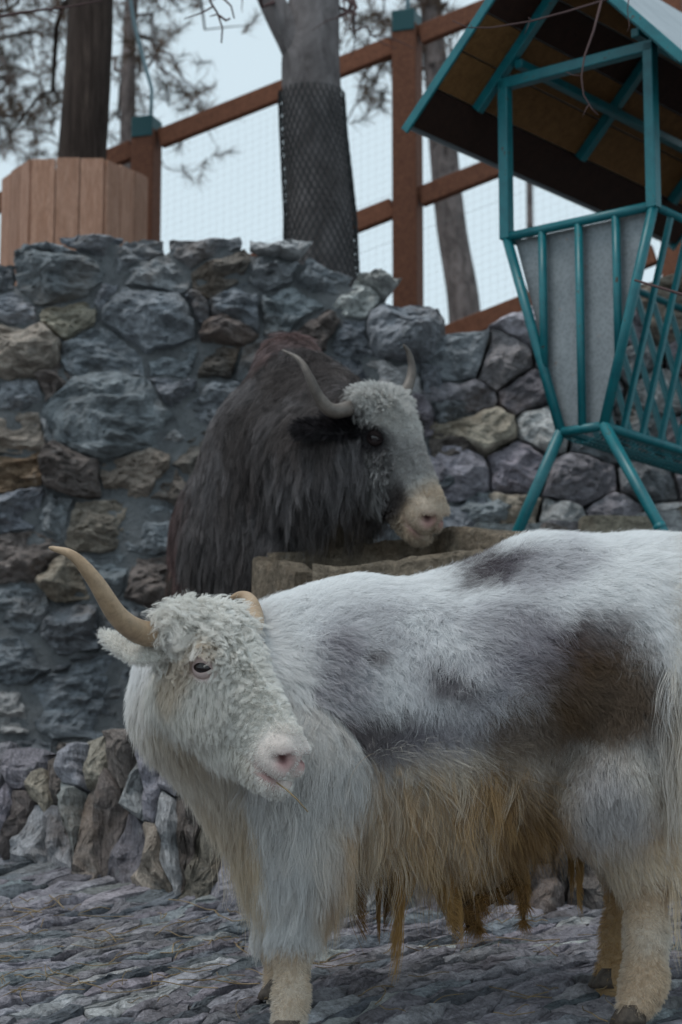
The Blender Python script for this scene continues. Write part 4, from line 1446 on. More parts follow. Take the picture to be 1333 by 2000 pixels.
def comb(B, root, flow, length, rs, K=7, lift=0.35, grav=0.0, wave=0.0, wfreq=40.0, clump=0.5, nguide=4000, curl=0.0, jit=0.18, keepout=0.002, ljit=0.3, minclear=None):
    """Grow strands from the roots along a flow field, bend them under gravity, keep them off the skin, gather them in locks."""
    N = len(root)
    b = lambda v: np.broadcast_to(np.asarray(v, float), (N,))
    length, lift, grav, wave, clump, curl, jit = map(b, (length, lift, grav, wave, clump, curl, jit))
    nor = B.grad(root)
    # locks
    gi = rs.choice(N, min(nguide, N), replace=False)
    kd = kdtree.KDTree(len(gi))
    for a, i in enumerate(gi):
        kd.insert(root[i], a)
    kd.balance()
    own = np.fromiter((kd.find(p)[1] for p in root), int, N)
    gu = rs.normal(size=(len(gi), 3))
    gl = 1 + ljit * rs.normal(size=len(gi))
    gl = np.clip(gl, 0.45, 1.7)
    L = length * gl[own] * (1 + 0.16 * rs.normal(size=N)).clip(0.5, 1.5)
    fl = flow - nor * (flow * nor).sum(1, keepdims=True)
    fl = nrm(fl + jit[:, None] * (0.75 * gu[own] + 0.6 * rs.normal(size=(N, 3))))
    fl = nrm(fl - nor * (fl * nor).sum(1, keepdims=True))
    d = nrm(fl + nor * lift[:, None])
    pts = np.empty((N, K, 3))
    p = root - nor * 0.002
    pts[:, 0] = p
    seg = L / (K - 1)
    G = np.array([0, 0, -1.0])
    for k_ in range(1, K):
        d = nrm(d + (grav * seg * 1.0)[:, None] * G + 0.5 * jit[:, None] * 0.35 * rs.normal(size=(N, 3)))
        p = p + d * seg[:, None]
        sd = B.sdf(p)
        need = keepout + 0.25 * lift * seg * min(k_, 3)
        bad = sd < need
        if bad.any():
            g = B.grad(p[bad])
            p[bad] += g * (need[bad] - sd[bad])[:, None]
            d[bad] = nrm(p[bad] - pts[bad, k_ - 1])
        pts[:, k_] = p
    # waves shared by a lock
    t = np.linspace(0, 1, K)
    side = nrm(np.cross(d, nor) + 1e-4)
    ph = (rs.random(len(gi)) * 6.28)[own]
    fr = (wfreq * (0.7 + 0.6 * rs.random(len(gi))))[own]
    s_ = (L[:, None] * t[None])
    wv = np.sin(fr[:, None] * s_ + ph[:, None]) - np.sin(ph)[:, None]
    pts += side[:, None, :] * (wv * (wave[:, None] * t[None] ** 0.7))[..., None]
    if curl.max() > 0:
        c1 = np.cos(fr[:, None] * 2.2 * s_ + ph[:, None]) - np.cos(ph)[:, None]
        c2 = np.sin(fr[:, None] * 2.2 * s_ + ph[:, None]) - np.sin(ph)[:, None]
        pts += side[:, None, :] * (c1 * curl[:, None])[..., None] + nor[:, None, :] * (np.abs(c2) * curl[:, None] * 0.8)[..., None]
    # gather
    gp = pts[gi[own]]
    cl = clump[:, None] * (t[None] ** 1.3)
    keep = rs.random(N) < 0.93
    cl = cl * np.where(keep, 1.0, 0.15)[:, None]
    pts = pts * (1 - cl[..., None]) + gp * cl[..., None]
    return pts, own, len(gi)

def clear_of(pts, W, s, rad=0.031):
    """True for strands that stay off the eyes."""
    ok = np.ones(len(pts), bool)
    for y in (-1, 1):
        c = W((EYE[0] + 0.004, y * (EYE[1] + 0.022), EYE[2] + 0.002))
        ok &= (np.linalg.norm(pts - c, axis=2).min(1) > rad * s)
    return ok

def fur_object(yak, name, pts, col, rad, mat, tip=0.25):
    N, K, _ = pts.shape
    cu = bpy.data.hair_curves.new(name)
    cu.add_curves([K] * N)
    cu.position_data.foreach_set('vector', pts.astype(np.float32).ravel())
    a = cu.attributes.new('radius', 'FLOAT', 'POINT') if 'radius' not in cu.attributes else cu.attributes['radius']
    t = np.linspace(0, 1, K)
    r = np.broadcast_to(np.asarray(rad, float), (N,))[:, None] * (1 - (1 - tip) * t ** 2)[None]
    a.data.foreach_set('value', r.astype(np.float32).ravel())
    c = cu.attributes.new('coat', 'FLOAT_COLOR', 'CURVE')
    cc = np.ones((N, 4), np.float32); cc[:, :3] = np.clip(1 - (1 - np.clip(col, 0.004, 0.9)) ** 1.9, 0.01, 0.95)   # one strand is paler than the coat it makes up
    c.data.foreach_set('color', cc.ravel())
    cu.materials.append(mat)
    o = link(name, cu, yak)
    return o

k = NT('fur')
at = k.attr('coat')
df = k.n('ShaderNodeBsdfDiffuse'); k.l(at, df.inputs[0])
tl = k.n('ShaderNodeBsdfTranslucent'); k.l(at, tl.inputs[0])
gl_ = k.n('ShaderNodeBsdfGlossy'); gl_.inputs['Roughness'].default_value = 0.42
k.l(k.mix(0.5, at, (0.5, 0.5, 0.5)), gl_.inputs[0])
m1 = k.n('ShaderNodeMixShader'); m1.inputs[0].default_value = 0.5
k.l(df.outputs[0], m1.inputs[1]); k.l(tl.outputs[0], m1.inputs[2])
m2 = k.n('ShaderNodeMixShader'); m2.inputs[0].default_value = 0.07
k.l(m1.outputs[0], m2.inputs[1]); k.l(gl_.outputs[0], m2.inputs[2])
k.l(m2.outputs[0], k.out.inputs[0])
M['fur'] = k.m

k = NT('hide')
g = k.geo()
n1 = k.noise(g, 120, 5, 0.7)
c = k.mix(1.0, k.attr('tint'), k.ramp(n1, [(0.3, 0.8), (0.7, 1.12)]), 'MULTIPLY')
M['hide'] = k.bsdf(c, 0.62, k.bump(n1, 0.25, 0.004), spec=0.35)
k = NT('eye'); M['eye'] = k.bsdf((0.012, 0.008, 0.009), 0.06, spec=0.6)
k = NT('pale eyelid'); M['lid_pale'] = k.bsdf((0.44, 0.345, 0.33), 0.55)
k = NT('dark eyelid'); M['lid_dark'] = k.bsdf((0.016, 0.011, 0.011), 0.85, spec=0.1)
def m_horn(name, c0, c1):
    k = NT(name)
    v = k.geo()
    n = k.noise(v, 45, 7, 0.7, 0.5)
    n2 = k.noise(v, 9, 4, 0.6)
    c = k.mix(k.ramp(n2, [(0.35, 0.0), (0.65, 1.0)]), c0, c1)
    c = k.mix(1.0, c, k.ramp(n, [(0.3, 0.7), (0.6, 1.08)]), 'MULTIPLY')
    return k.bsdf(c, 0.48, k.bump(n, 0.25, 0.003), spec=0.4)
M['horn_tan'] = m_horn('tan horn', (0.30, 0.205, 0.125), (0.40, 0.29, 0.19))
M['horn_grey'] = m_horn('grey horn', (0.075, 0.062, 0.055), (0.15, 0.128, 0.112))
k = NT('hoof'); n1 = k.noise(k.geo(), 60, 5, 0.7)
M['hoof'] = k.bsdf(k.ramp(n1, [(0.3, (0.035, 0.028, 0.024)), (0.7, (0.11, 0.085, 0.065))]), 0.6, k.bump(n1, 0.4, 0.004))

def ear_prim(B, base, mid, tip, w, nrmv, lab='ear'):
    """Leaf-shaped ear, thin across nrmv."""
    base, mid, tip = map(np.asarray, (base, mid, tip))
    for (p, q, ww) in ((base, mid, w), (mid, tip, w * 0.72)):
        d = nrm(q - p)
        n = np.asarray(nrmv, float); n = nrm(n - d * (n @ d))
        A_ = np.stack([d, np.cross(n, d), n])
        L_ = np.linalg.norm(q - p)
        B.ell((p + q) / 2, (L_ * 0.66, ww, 0.010), A_, lab, 0.008)

def frame(a, l):
    """Head axes: a along the face, l to the animal's left."""
    a = nrm(a)
    l = np.asarray(l, float); l = nrm(l - a * (a @ l))
    n = np.cross(a, l)
    return np.stack([a, l, n])

def hoof(yak, x, y, z, fwd, s=1.0):
    """Cloven hoof: two tapered toes on the ground at z."""
    fwd = nrm((fwd[0], fwd[1], 0)); side = np.array([-fwd[1], fwd[0], 0])
    h = empty('hoof', (x, y, z), yak)
    for q in (-1, 1):
        v, f = [], []
        n = 12
        lev = [(0.0, 1.0, 0.012), (0.02, 0.97, 0.008), (0.045, 0.85, 0.0), (0.065, 0.72, -0.008)]
        for (zz, sc, sh) in lev:
            for i in range(n):
                a = 2 * math.pi * i / n
                lx = (0.046 * math.cos(a) + (0.012 if math.cos(a) > 0 else 0)) * sc + sh
                ly = 0.025 * math.sin(a) * sc + q * 0.027
                v.append(np.array([x, y, z + 0.004 + zz * s]) + s * (fwd * lx + side * ly))
        for k_ in range(len(lev) - 1):
            for i in range(n):
                j = (i + 1) % n
                f.append((k_ * n + i, k_ * n + j, (k_ + 1) * n + j, (k_ + 1) * n + i))
        f.append(tuple(range(n))[::-1]); f.append(tuple((len(lev) - 1) * n + i for i in range(n)))
        obj('toe', v, f, M['hoof'], h, True)
# ------------------------------------------------------------------ white yak
QUAL = 1.0
def blob(px, py, cx, cy, rx, ry, rot=0.0, soft=0.5):
    c, s = math.cos(rot), math.sin(rot)
    x, y = px - cx, py - cy
    a, b = (x * c + y * s) / rx, (-x * s + y * c) / ry
    return 1 - sstep(1 - soft, 1 + soft, np.sqrt(a * a + b * b))

rs = np.random.default_rng(101)
wy = tag(empty('white_yak', (0.3, 6.25, float(ground_z(0.3, 6.25)))), 'white yak with grey and brown patches, head turned back, straw in its mouth', 'yak')
B = Body((-0.72, 5.25, 1.22), (1.22, 6.85, 2.72), 0.0062)
bd = lambda px, py, Y: P(px, py, Y)
# trunk
B.ell(P(690, 1385, 6.20), (0.27, 0.255, 0.30), None, 'trunk', 0.08)
B.ell(P(880, 1375, 6.28), (0.38, 0.325, 0.295), None, 'trunk', 0.1)
B.ell(P(1080, 1330, 6.33), (0.33, 0.30, 0.29), None, 'trunk', 0.1)
B.ell(P(1250, 1250, 6.37), (0.27, 0.265, 0.24), None, 'rump', 0.1)
B.cone(P(760, 1255, 6.25), P(1060, 1165, 6.34), 0.10, 0.13, 'trunk', 0.1)
B.cone(P(1060, 1165, 6.34), P(1310, 1150, 6.40), 0.12, 0.12, 'rump', 0.1)
B.cone(P(560, 1262, 6.20), P(690, 1225, 6.24), 0.105, 0.10, 'neck', 0.1)     # withers
B.ell(P(870, 1490, 6.28), (0.36, 0.26, 0.17), None, 'trunk', 0.08)
B.ell(P(600, 1500, 6.12), (0.17, 0.20, 0.22), None, 'trunk', 0.08)       # brisket
B.ell(P(540, 1560, 6.08), (0.12, 0.14, 0.16), None, 'brisket', 0.08)
# neck, swung to the camera side
B.cone(P(620, 1370, 6.20), P(470, 1400, 6.08), 0.215, 0.175, 'neck', 0.08)
B.cone(P(470, 1400, 6.08), P(372, 1370, 5.93), 0.165, 0.125, 'neck', 0.07)
B.cone(P(372, 1380, 5.93), P(362, 1300, 5.86), 0.12, 0.10, 'neck', 0.06)
B.cone(P(398, 1415, 5.98), P(480, 1530, 6.06), 0.098, 0.11, 'neck', 0.08)
# legs
def leg(pts, labs, k=0.05):
    for (a, b, lab) in zip(pts[:-1], pts[1:], labs):
        B.cone(a[0], b[0], a[1], b[1], lab, k)
def gp(px, py, Y): return P(px, py, Y)
feet = []
leg([(P(590, 1500, 6.02), 0.15), (P(596, 1660, 5.99), 0.090), (P(573, 1840, 5.98), 0.040), (P(570, 1945, 5.98), 0.029), (P(565, 1995, 5.97), 0.038)], ['foreleg', 'foreleg', 'shank', 'shank'])
feet.append((P(558, 2018, 5.96), -1))
leg([(P(560, 1500, 6.28), 0.14), (P(560, 1660, 6.32), 0.085), (P(548, 1830, 6.34), 0.046), (P(556, 1930, 6.34), 0.034), (P(552, 1972, 6.34), 0.040)], ['foreleg', 'foreleg', 'shank', 'shank'])
feet.append((P(546, 1990, 6.33), -1))
leg([(P(1240, 1330, 6.25), 0.20), (P(1175, 1540, 6.18), 0.135), (P(1258, 1695, 6.20), 0.060), (P(1264, 1830, 6.21), 0.041), (P(1260, 1915, 6.21), 0.044), (P(1245, 1965, 6.20), 0.046)], ['thigh', 'thigh', 'hindshank', 'hindshank', 'hindshank'])
feet.append((P(1236, 1985, 6.19), -1))
leg([(P(1235, 1350, 6.46), 0.19), (P(1165, 1540, 6.52), 0.12), (P(1232, 1690, 6.56), 0.060), (P(1214, 1830, 6.56), 0.042), (P(1204, 1908, 6.55), 0.040), (P(1196, 1945, 6.55), 0.042)], ['thigh', 'thigh', 'hindshank', 'hindshank', 'hindshank'])
feet.append((P(1192, 1962, 6.54), -1))
for sg in (-1, 1):    # fetlock knobs and the hock point
    pass
B.cone(P(1300, 1655, 6.22), P(1275, 1720, 6.21), 0.040, 0.040, 'hindshank', 0.04)
# tail
B.cone(P(1395, 1190, 6.42), P(1440, 1400, 6.44), 0.045, 0.030, 'tail', 0.05)
B.cone(P(1440, 1400, 6.44), P(1446, 1560, 6.44), 0.030, 0.02, 'tail', 0.03)
# head
HA = frame((0.56, -0.30, -0.77), (0.56, 0.82, 0.09))
HS = 0.97
ho = P(408, 1190, 5.74)
HW = head_prims(B, (ho, HA), HS)
# ears, hanging out sideways and a little back
e_n = nrm(0.5 * HA[0] + 0.2 * HA[2] - 0.3 * HA[1])
ear_prim(B, HW((0.050, -0.095, -0.085)), P(258, 1282, 5.68), P(207, 1240, 5.70), 0.031, (0.3, -0.8, 0.5))
ear_prim(B, HW((0.050, 0.095, -0.085)), HW((0.025, 0.165, -0.095)), HW((-0.01, 0.225, -0.080)), 0.036, HA[0])
V, F = B.surface()
reg = B.regions(V)
labs = list(reg)
vlab = np.array(labs)[np.argmin(np.stack([reg[k_] for k_ in labs], 1), 1)]

def head_local(X):
    return ((X - ho) @ HA.T) / HS

WHITE = np.array((0.70, 0.71, 0.72)); CREAM = np.array((0.52, 0.435, 0.33)); TAN = np.array((0.39, 0.23, 0.085)); DTAN = np.array((0.16, 0.088, 0.030))
MAUVE = np.array((0.235, 0.22, 0.25)); BROWN = np.array((0.088, 0.048, 0.018)); PLUM = np.array((0.050, 0.034, 0.040)); PINK = np.array((0.52, 0.315, 0.30))

def white_coat(X, lab):
    px, py = proj(X)
    n = fbm(X, 9, 3, 2.0) ; n2 = fbm(X, 22, 3, 9.0)
    qx, qy = px + 34 * n + 14 * n2, py + 30 * fbm(X, 9, 3, 55.0) + 12 * n2
    c = np.tile(WHITE, (len(X), 1))
    def put(m, col, a=1.0):
        nonlocal c
        m = np.clip(m * a, 0, 1)[:, None]
        c = c * (1 - m) + np.asarray(col) * m
    trunk = np.isin(lab, ['trunk', 'rump', 'thigh', 'brisket']) 
    tr_ = trunk.astype(float)
    put(tr_ * sstep(1380, 1540, qy), CREAM, 0.85)
    put(tr_ * sstep(1480, 1640, qy) * sstep(620, 820, qx + 60 * n), TAN, 0.85)
    mo = np.clip(0.62 + 1.1 * fbm(X, 7, 3, 71.0), 0.1, 1.3)
    put(tr_ * blob(qx, qy, 770, 1330, 270, 140, -0.1) * mo, MAUVE, 0.9)
    put(tr_ * blob(qx, qy, 1000, 1260, 170, 110, -0.2) * mo, MAUVE, 0.8)
    put(tr_ * blob(qx, qy, 730, 1425, 150, 40, -0.1), PLUM, 0.8)
    put(tr_ * blob(qx, qy, 860, 1430, 130, 40, -0.15), MAUVE, 0.7)
    put(tr_ * blob(qx, qy, 950, 1122, 85, 26, -0.35), PLUM, 0.95)
    put(tr_ * blob(qx, qy, 1060, 1110, 95, 40, -0.3), MAUVE, 0.6)
    put(tr_ * blob(qx, qy, 885, 1325, 42, 26, 0.3), PLUM, 0.65)
    put(tr_ * blob(qx, qy, 718, 1278, 20, 14), PLUM, 0.7)
    put(tr_ * blob(qx, qy, 1170, 1250, 90, 60, -0.3), PLUM, 0.75)
    put(tr_ * blob(qx, qy, 1175, 1360, 135, 105, 0.1), BROWN, 0.93)
    put(tr_ * blob(qx, qy, 1030, 1415, 120, 48, -0.25), BROWN, 0.8)
    put(tr_ * blob(qx, qy, 1130, 1490, 90, 40, 0.4), BROWN, 0.6)
    put(tr_ * blob(qx, qy, 990, 1560, 110, 100), DTAN, 0.8)
    put(tr_ * blob(qx, qy, 830, 1530, 90, 60), CREAM, 0.7)
    put(tr_ * blob(qx, qy, 1190, 1570, 80, 90), (0.40, 0.39, 0.40), 0.85)
    put((lab == 'thigh') * sstep(1600, 1690, qy), CREAM, 0.8)
    put(tr_ * sstep(1290, 1340, px), CREAM, 0.7)
    leg_ = np.isin(lab, ['shank', 'hindshank', 'foreleg']).astype(float)
    put(leg_, CREAM, 0.6)
    put((lab == 'foreleg') * 1.0, WHITE * 0.72, 0.75)  # foreleg white toned down: shade under the top light put into the coat
    put((lab == 'foreleg') * sstep(590, 690, qx) * sstep(1500, 1600, qy), TAN, 0.7)
    put((lab == 'shank') * sstep(-0.4, 0.6, n + 0.1), TAN, 0.45)
    put((lab == 'hindshank') * sstep(-0.4, 0.6, n + 0.25), TAN, 0.5)
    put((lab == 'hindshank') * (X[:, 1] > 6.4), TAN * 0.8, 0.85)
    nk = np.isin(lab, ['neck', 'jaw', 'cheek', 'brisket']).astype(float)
    put(nk * blob(qx, qy, 440, 1590, 130, 50, 0.4), TAN, 0.5)
    put(nk * blob(qx, qy, 345, 1390, 40, 90, -0.3), CREAM * 0.85, 0.6)
    put(nk * sstep(1250, 1480, qy) * sstep(640, 520, qx), CREAM * 0.88, 0.7)  # neck darkens downwards, painted shading in the coat colour
    hl = head_local(X)
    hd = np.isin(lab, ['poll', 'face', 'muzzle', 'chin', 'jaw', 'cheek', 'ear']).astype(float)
    put(hd, (0.63, 0.61, 0.565), 0.85)  # head duller than the back, its softer light put into the colour
    put(hd * blob(hl[:, 0] * 1000, np.abs(hl[:, 1]) * 1000, 105, 105, 45, 30), TAN, 0.35)
    return np.clip(c * (1 + 0.10 * n2[:, None]), 0.01, 0.85)

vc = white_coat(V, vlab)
hl = head_local(V)
ish = np.isin(vlab, ['poll', 'face', 'muzzle', 'chin', 'jaw', 'cheek', 'ear'])
ay = np.abs(hl[:, 1])
def at(c, r):
    return np.exp(-(((hl[:, 0] - c[0]) / r[0]) ** 2 + ((ay - c[1]) / r[1]) ** 2 + ((hl[:, 2] - c[2]) / r[2]) ** 2))
pk = ish * sstep(0.335, 0.40, hl[:, 0])
vc = vc * (1 - 0.45 * pk[:, None]) + 0.45 * pk[:, None] * np.array((0.60, 0.46, 0.42))
pk2 = np.clip(at((0.448, 0.036, -0.060), (0.020, 0.030, 0.026)) * 1.2, 0, 1) * ish
vc = vc * (1 - pk2[:, None]) + pk2[:, None] * PINK
pk3 = np.clip(np.maximum(at((0.445, 0.052, -0.126), (0.040, 0.030, 0.013)), at((0.145, 0.10, -0.055), (0.040, 0.05, 0.028)) * 0.9), 0, 1) * ish
vc = vc * (1 - pk3[:, None]) + pk3[:, None] * PINK * 0.95
dk = np.clip(at((0.438, 0.042, -0.057), (0.013, 0.015, 0.010)) * 1.7, 0, 1) * ish
vc = vc * (1 - dk[:, None]) + dk[:, None] * np.array((0.10, 0.035, 0.035))
dk = np.clip(at((0.450, 0.058, -0.114), (0.045, 0.03, 0.005)) * 1.0, 0, 1) * ish
vc = vc * (1 - dk[:, None]) + dk[:, None] * np.array((0.16, 0.07, 0.065))
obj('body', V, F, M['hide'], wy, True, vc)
eye_parts(wy, HW, HA, HS)
# horns: the near one sweeps out and up, the far one is seen end-on behind the poll
h0 = HW((0.02, -0.085, -0.045))
horn(wy, [h0, P(290, 1238, 5.66), P(235, 1208, 5.58), P(185, 1133, 5.53), P(142, 1085, 5.51), P(96, 1069, 5.52)], 0.0345, M['horn_tan'])
h1 = HW((0.02, 0.085, -0.045))
horn(wy, [h1, P(488, 1225, 5.93), P(496, 1200, 6.03), P(487, 1172, 6.10), P(470, 1163, 6.12), P(450, 1168, 6.13)], 0.033, M['horn_tan'])
for (p, d) in feet:
    hoof(wy, p[0], p[1], float(ground_z(p[0], p[1])) + 0.012, (-1, -0.15), 0.80)

# --- fur
NF = int(480000 * QUAL)
dens = np.ones(len(V))
dens[vlab == 'muzzle'] = 0.55
dens[np.isin(vlab, ['poll'])] = 2.2
dens[np.isin(vlab, ['face', 'cheek', 'jaw', 'chin', 'ear'])] = 2.0
dens[V[:, 1] > 6.42] *= 0.4
root = sample_mesh(V, F, NF, rs, dens)
rr = B.regions(root)
rl = np.array(labs)[np.argmin(np.stack([rr[k_] for k_ in labs], 1), 1)]
hl = head_local(root)
ay = np.abs(hl[:, 1])
px, py = proj(root)
# bare skin: nose leather, lips, round the eyes
bare = ((((hl[:, 0] - 0.447) / 0.022) ** 2 + ((ay - 0.036) / 0.030) ** 2 + ((hl[:, 2] + 0.060) / 0.024) ** 2 < 1) & np.isin(rl, ['muzzle', 'face'])) | \
       (np.isin(rl, ['face', 'cheek']) & (((hl[:, 0] - 0.145) / 0.034) ** 2 + ((hl[:, 2] + 0.055) / 0.024) ** 2 < 1) & (ay > 0.06)) | \
       (np.isin(rl, ['muzzle', 'chin', 'jaw', 'face']) & (np.abs(hl[:, 2] + 0.113 + 0.45 * np.clip(0.452 - hl[:, 0], 0, 0.05)) < 0.006) & (hl[:, 0] > 0.40)) | \
       ((rl == 'shank') & (root[:, 2] < ground_z(root[:, 0], root[:, 1]) + 0.05)) | ((rl == 'hindshank') & (root[:, 2] < ground_z(root[:, 0], root[:, 1]) + 0.05))
ok = ~bare
root, rl, hl, ay, px, py = root[ok], rl[ok], hl[ok], ay[ok], px[ok], py[ok]
nor = B.grad(root)
a_, l_, n_ = HA
DOWN = np.array([0, 0, -1.0]); BACK = nrm((1.0, 0.2, 0))
nz = np.stack([fbm(root, 5.5, 3, 5), fbm(root, 5.5, 3, 25), fbm(root, 5.5, 3, 45)], 1)
flow = 0.5 * BACK + 0.6 * DOWN + 1.15 * nz
inn = lambda *q: np.isin(rl, q)
flow[inn('neck', 'brisket')] = (0.25 * BACK + 1.0 * DOWN + 0.35 * nz)[inn('neck', 'brisket')]
wth = (rl == 'neck') & (px > 480) & (py < 1330)
flow[wth] = (0.8 * BACK + 0.25 * DOWN + 0.5 * nz)[wth]
flow[inn('foreleg', 'shank', 'hindshank', 'tail', 'jaw')] = (DOWN + 0.25 * nz)[inn('foreleg', 'shank', 'hindshank', 'tail', 'jaw')]
flow[inn('thigh')] = (0.25 * BACK + DOWN + 0.5 * nz)[inn('thigh')]
sgn = np.sign(hl[:, 1])[:, None]
ff = 0.35 * a_ + 0.55 * sgn * l_ - 0.35 * n_ + 0.45 * nz
flow[inn('face', 'muzzle', 'chin')] = ff[inn('face', 'muzzle', 'chin')]
flow[inn('poll')] = (0.5 * a_ + 0.35 * sgn * l_ + 1.0 * nz)[inn('poll')]
flow[inn('cheek')] = (0.2 * a_ + 0.9 * DOWN + 0.3 * sgn * l_ + 0.3 * nz)[inn('cheek')]
er = inn('ear')
flow[er] = (sgn * l_ - 0.2 * a_)[er]
LEN = {'trunk': 0.046, 'rump': 0.052, 'neck': 0.06, 'brisket': 0.075, 'foreleg': 0.09, 'shank': 0.009, 'thigh': 0.055, 'hindshank': 0.011, 'tail': 0.25, 'poll': 0.050, 'face': 0.020, 'muzzle': 0.005, 'chin': 0.010, 'jaw': 0.055, 'cheek': 0.032, 'ear': 0.010}
ln = np.array([LEN[q] for q in rl])
trk = inn('trunk', 'brisket')
ln = np.where(trk, ln + 0.07 * sstep(1440, 1560, py) * sstep(1080, 1000, px), ln)
ln = np.where(rl == 'face', np.interp(hl[:, 0], [0.06, 0.16, 0.25, 0.34, 0.42], [0.042, 0.026, 0.022, 0.010, 0.004]), ln)
ln = np.where(inn('muzzle', 'face') & (hl[:, 0] > 0.40), 0.0035, ln)
ln = np.where((rl == 'jaw') & (hl[:, 0] > 0.27), np.interp(hl[:, 0], [0.27, 0.36], [0.05, 0.014]), ln)
ln = np.where(wth, 0.05, ln)
ln = np.where((rl == 'neck') & ~wth, 0.052 + 0.03 * sstep(1420, 1600, py), ln)
ln = np.where((rl == 'foreleg'), 0.10 - 0.07 * sstep(1720, 1840, py), ln)
ln = np.where((rl == 'thigh'), 0.050 + 0.09 * sstep(1290, 1330, px), ln)
ln = ln * np.clip(1 + 0.25 * fbm(root, 12, 2, 8), 0.6, 1.5)
head = inn('poll', 'face', 'muzzle', 'chin')
jt = np.where(inn('trunk', 'rump', 'thigh'), 0.30, 0.17)
curl = np.where(inn('poll'), 0.0075, 0.0) + np.where(rl == 'face', 0.0052 * sstep(0.22, 0.10, hl[:, 0]) + 0.0018 * sstep(0.36, 0.25, hl[:, 0]), 0)
lift = np.select([inn('poll'), inn('face'), inn('muzzle', 'chin'), inn('shank', 'hindshank'), inn('neck', 'jaw', 'cheek'), inn('ear')], [0.30, 0.16, 0.18, 0.18, 0.24, 0.12], 0.25)
grav = np.select([inn('poll', 'face', 'muzzle', 'ear'), inn('trunk', 'rump', 'thigh')], [0.0, 5.0], 9.0)
grav = np.where(trk & (py > 1440), 9.0, grav)
wave = np.select([head | inn('ear'), inn('shank', 'hindshank')], [0.0, 0.001], 0.005)
clmp = np.select([inn('poll'), inn('face'), inn('muzzle', 'chin', 'ear')], [0.85, 0.35 + 0.45 * sstep(0.28, 0.12, hl[:, 0]), 0.15], 0.34)
pts, own, ng = np.empty((len(root), 7, 3)), np.empty(len(root), int), 0
for msk, wf, gd in ((head, 85.0, int(1500 * QUAL) + 50), (~head, 55.0, int(60000 * QUAL) + 50)):
    p_, o_, n_g = comb(B, root[msk], flow[msk], ln[msk], rs, K=7, lift=lift[msk], grav=grav[msk], wave=wave[msk], wfreq=wf, clump=clmp[msk], nguide=gd, curl=curl[msk], jit=jt[msk])
    pts[msk], own[msk] = p_, o_ + ng
    ng += n_g
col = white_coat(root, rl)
jw = np.where(inn('trunk', 'rump', 'thigh'), 0.5 * rs.random(len(root)) ** 3, 0.0)[:, None] * sstep(0.12, 0.30, col[:, 1])[:, None]
col = col * (1 - jw) + WHITE * jw          # white guard hairs in the patches
gv_ = 1 + 0.09 * rs.normal(size=ng)
col = col * gv_[own][:, None] * (1 + 0.08 * rs.normal(size=len(root)))[:, None]
rad = np.select([head | inn('ear')], [0.00038], 0.00042)
ok = clear_of(pts, HW, HS)
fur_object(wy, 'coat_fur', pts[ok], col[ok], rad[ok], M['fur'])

# --- long skirt under the flank, chest and thighs
NS = int(60000 * QUAL)
dn = np.where(np.isin(vlab, ['trunk']) & (proj(V)[1] > 1470), sstep(1075, 1000, proj(V)[0]), 0.0)
dn = np.where(np.isin(vlab, ['brisket']), 0.8, dn)
dn = np.where((vlab == 'foreleg') & (proj(V)[1] < 1740), 0.7, dn)
dn = np.where(np.isin(vlab, ['thigh', 'rump']) & (proj(V)[0] > 1300), 0.7, dn)
dn = np.where(vlab == 'tail', 2.5, dn)
root = sample_mesh(V, F, NS, rs, dn)
rr = B.regions(root)
rl = np.array(labs)[np.argmin(np.stack([rr[k_] for k_ in labs], 1), 1)]
px, py = proj(root)
nz = np.stack([fbm(root, 5, 2, 5), fbm(root, 5, 2, 25), fbm(root, 5, 2, 45)], 1)
flow = DOWN + 0.35 * nz
ln = np.select([np.isin(rl, ['trunk']), np.isin(rl, ['brisket', 'neck']), rl == 'foreleg', rl == 'tail'], [0.125, 0.10, 0.08, 0.40], 0.18)
ln = ln * np.clip(1 + 0.45 * fbm(root, 7, 2, 18), 0.5, 1.6) * np.where(rl == 'trunk', 0.35 + 0.65 * sstep(1070, 960, px), 1.0)
pts, own, ng = comb(B, root, flow, ln, rs, K=10, lift=0.32, grav=14.0, wave=0.015, wfreq=24, clump=0.5, nguide=int(4600 * QUAL), jit=0.32, ljit=0.45)
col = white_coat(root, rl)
gc = rs.random(ng)
tn = np.where(gc[own][:, None] < 0.5, TAN[None], np.where(gc[own][:, None] < 0.6, DTAN[None], CREAM[None]))
mixw = np.where(np.isin(rl, ['trunk']), 0.15 + 0.45 * sstep(640, 800, px), 0.10)[:, None]
col = (col * (1 - mixw) + tn * mixw) * (1 + 0.14 * rs.normal(size=ng))[own][:, None] * (1 + 0.08 * rs.normal(size=len(root)))[:, None]
fur_object(wy, 'skirt_fur', pts, col, 0.00048, M['fur'], 0.35)
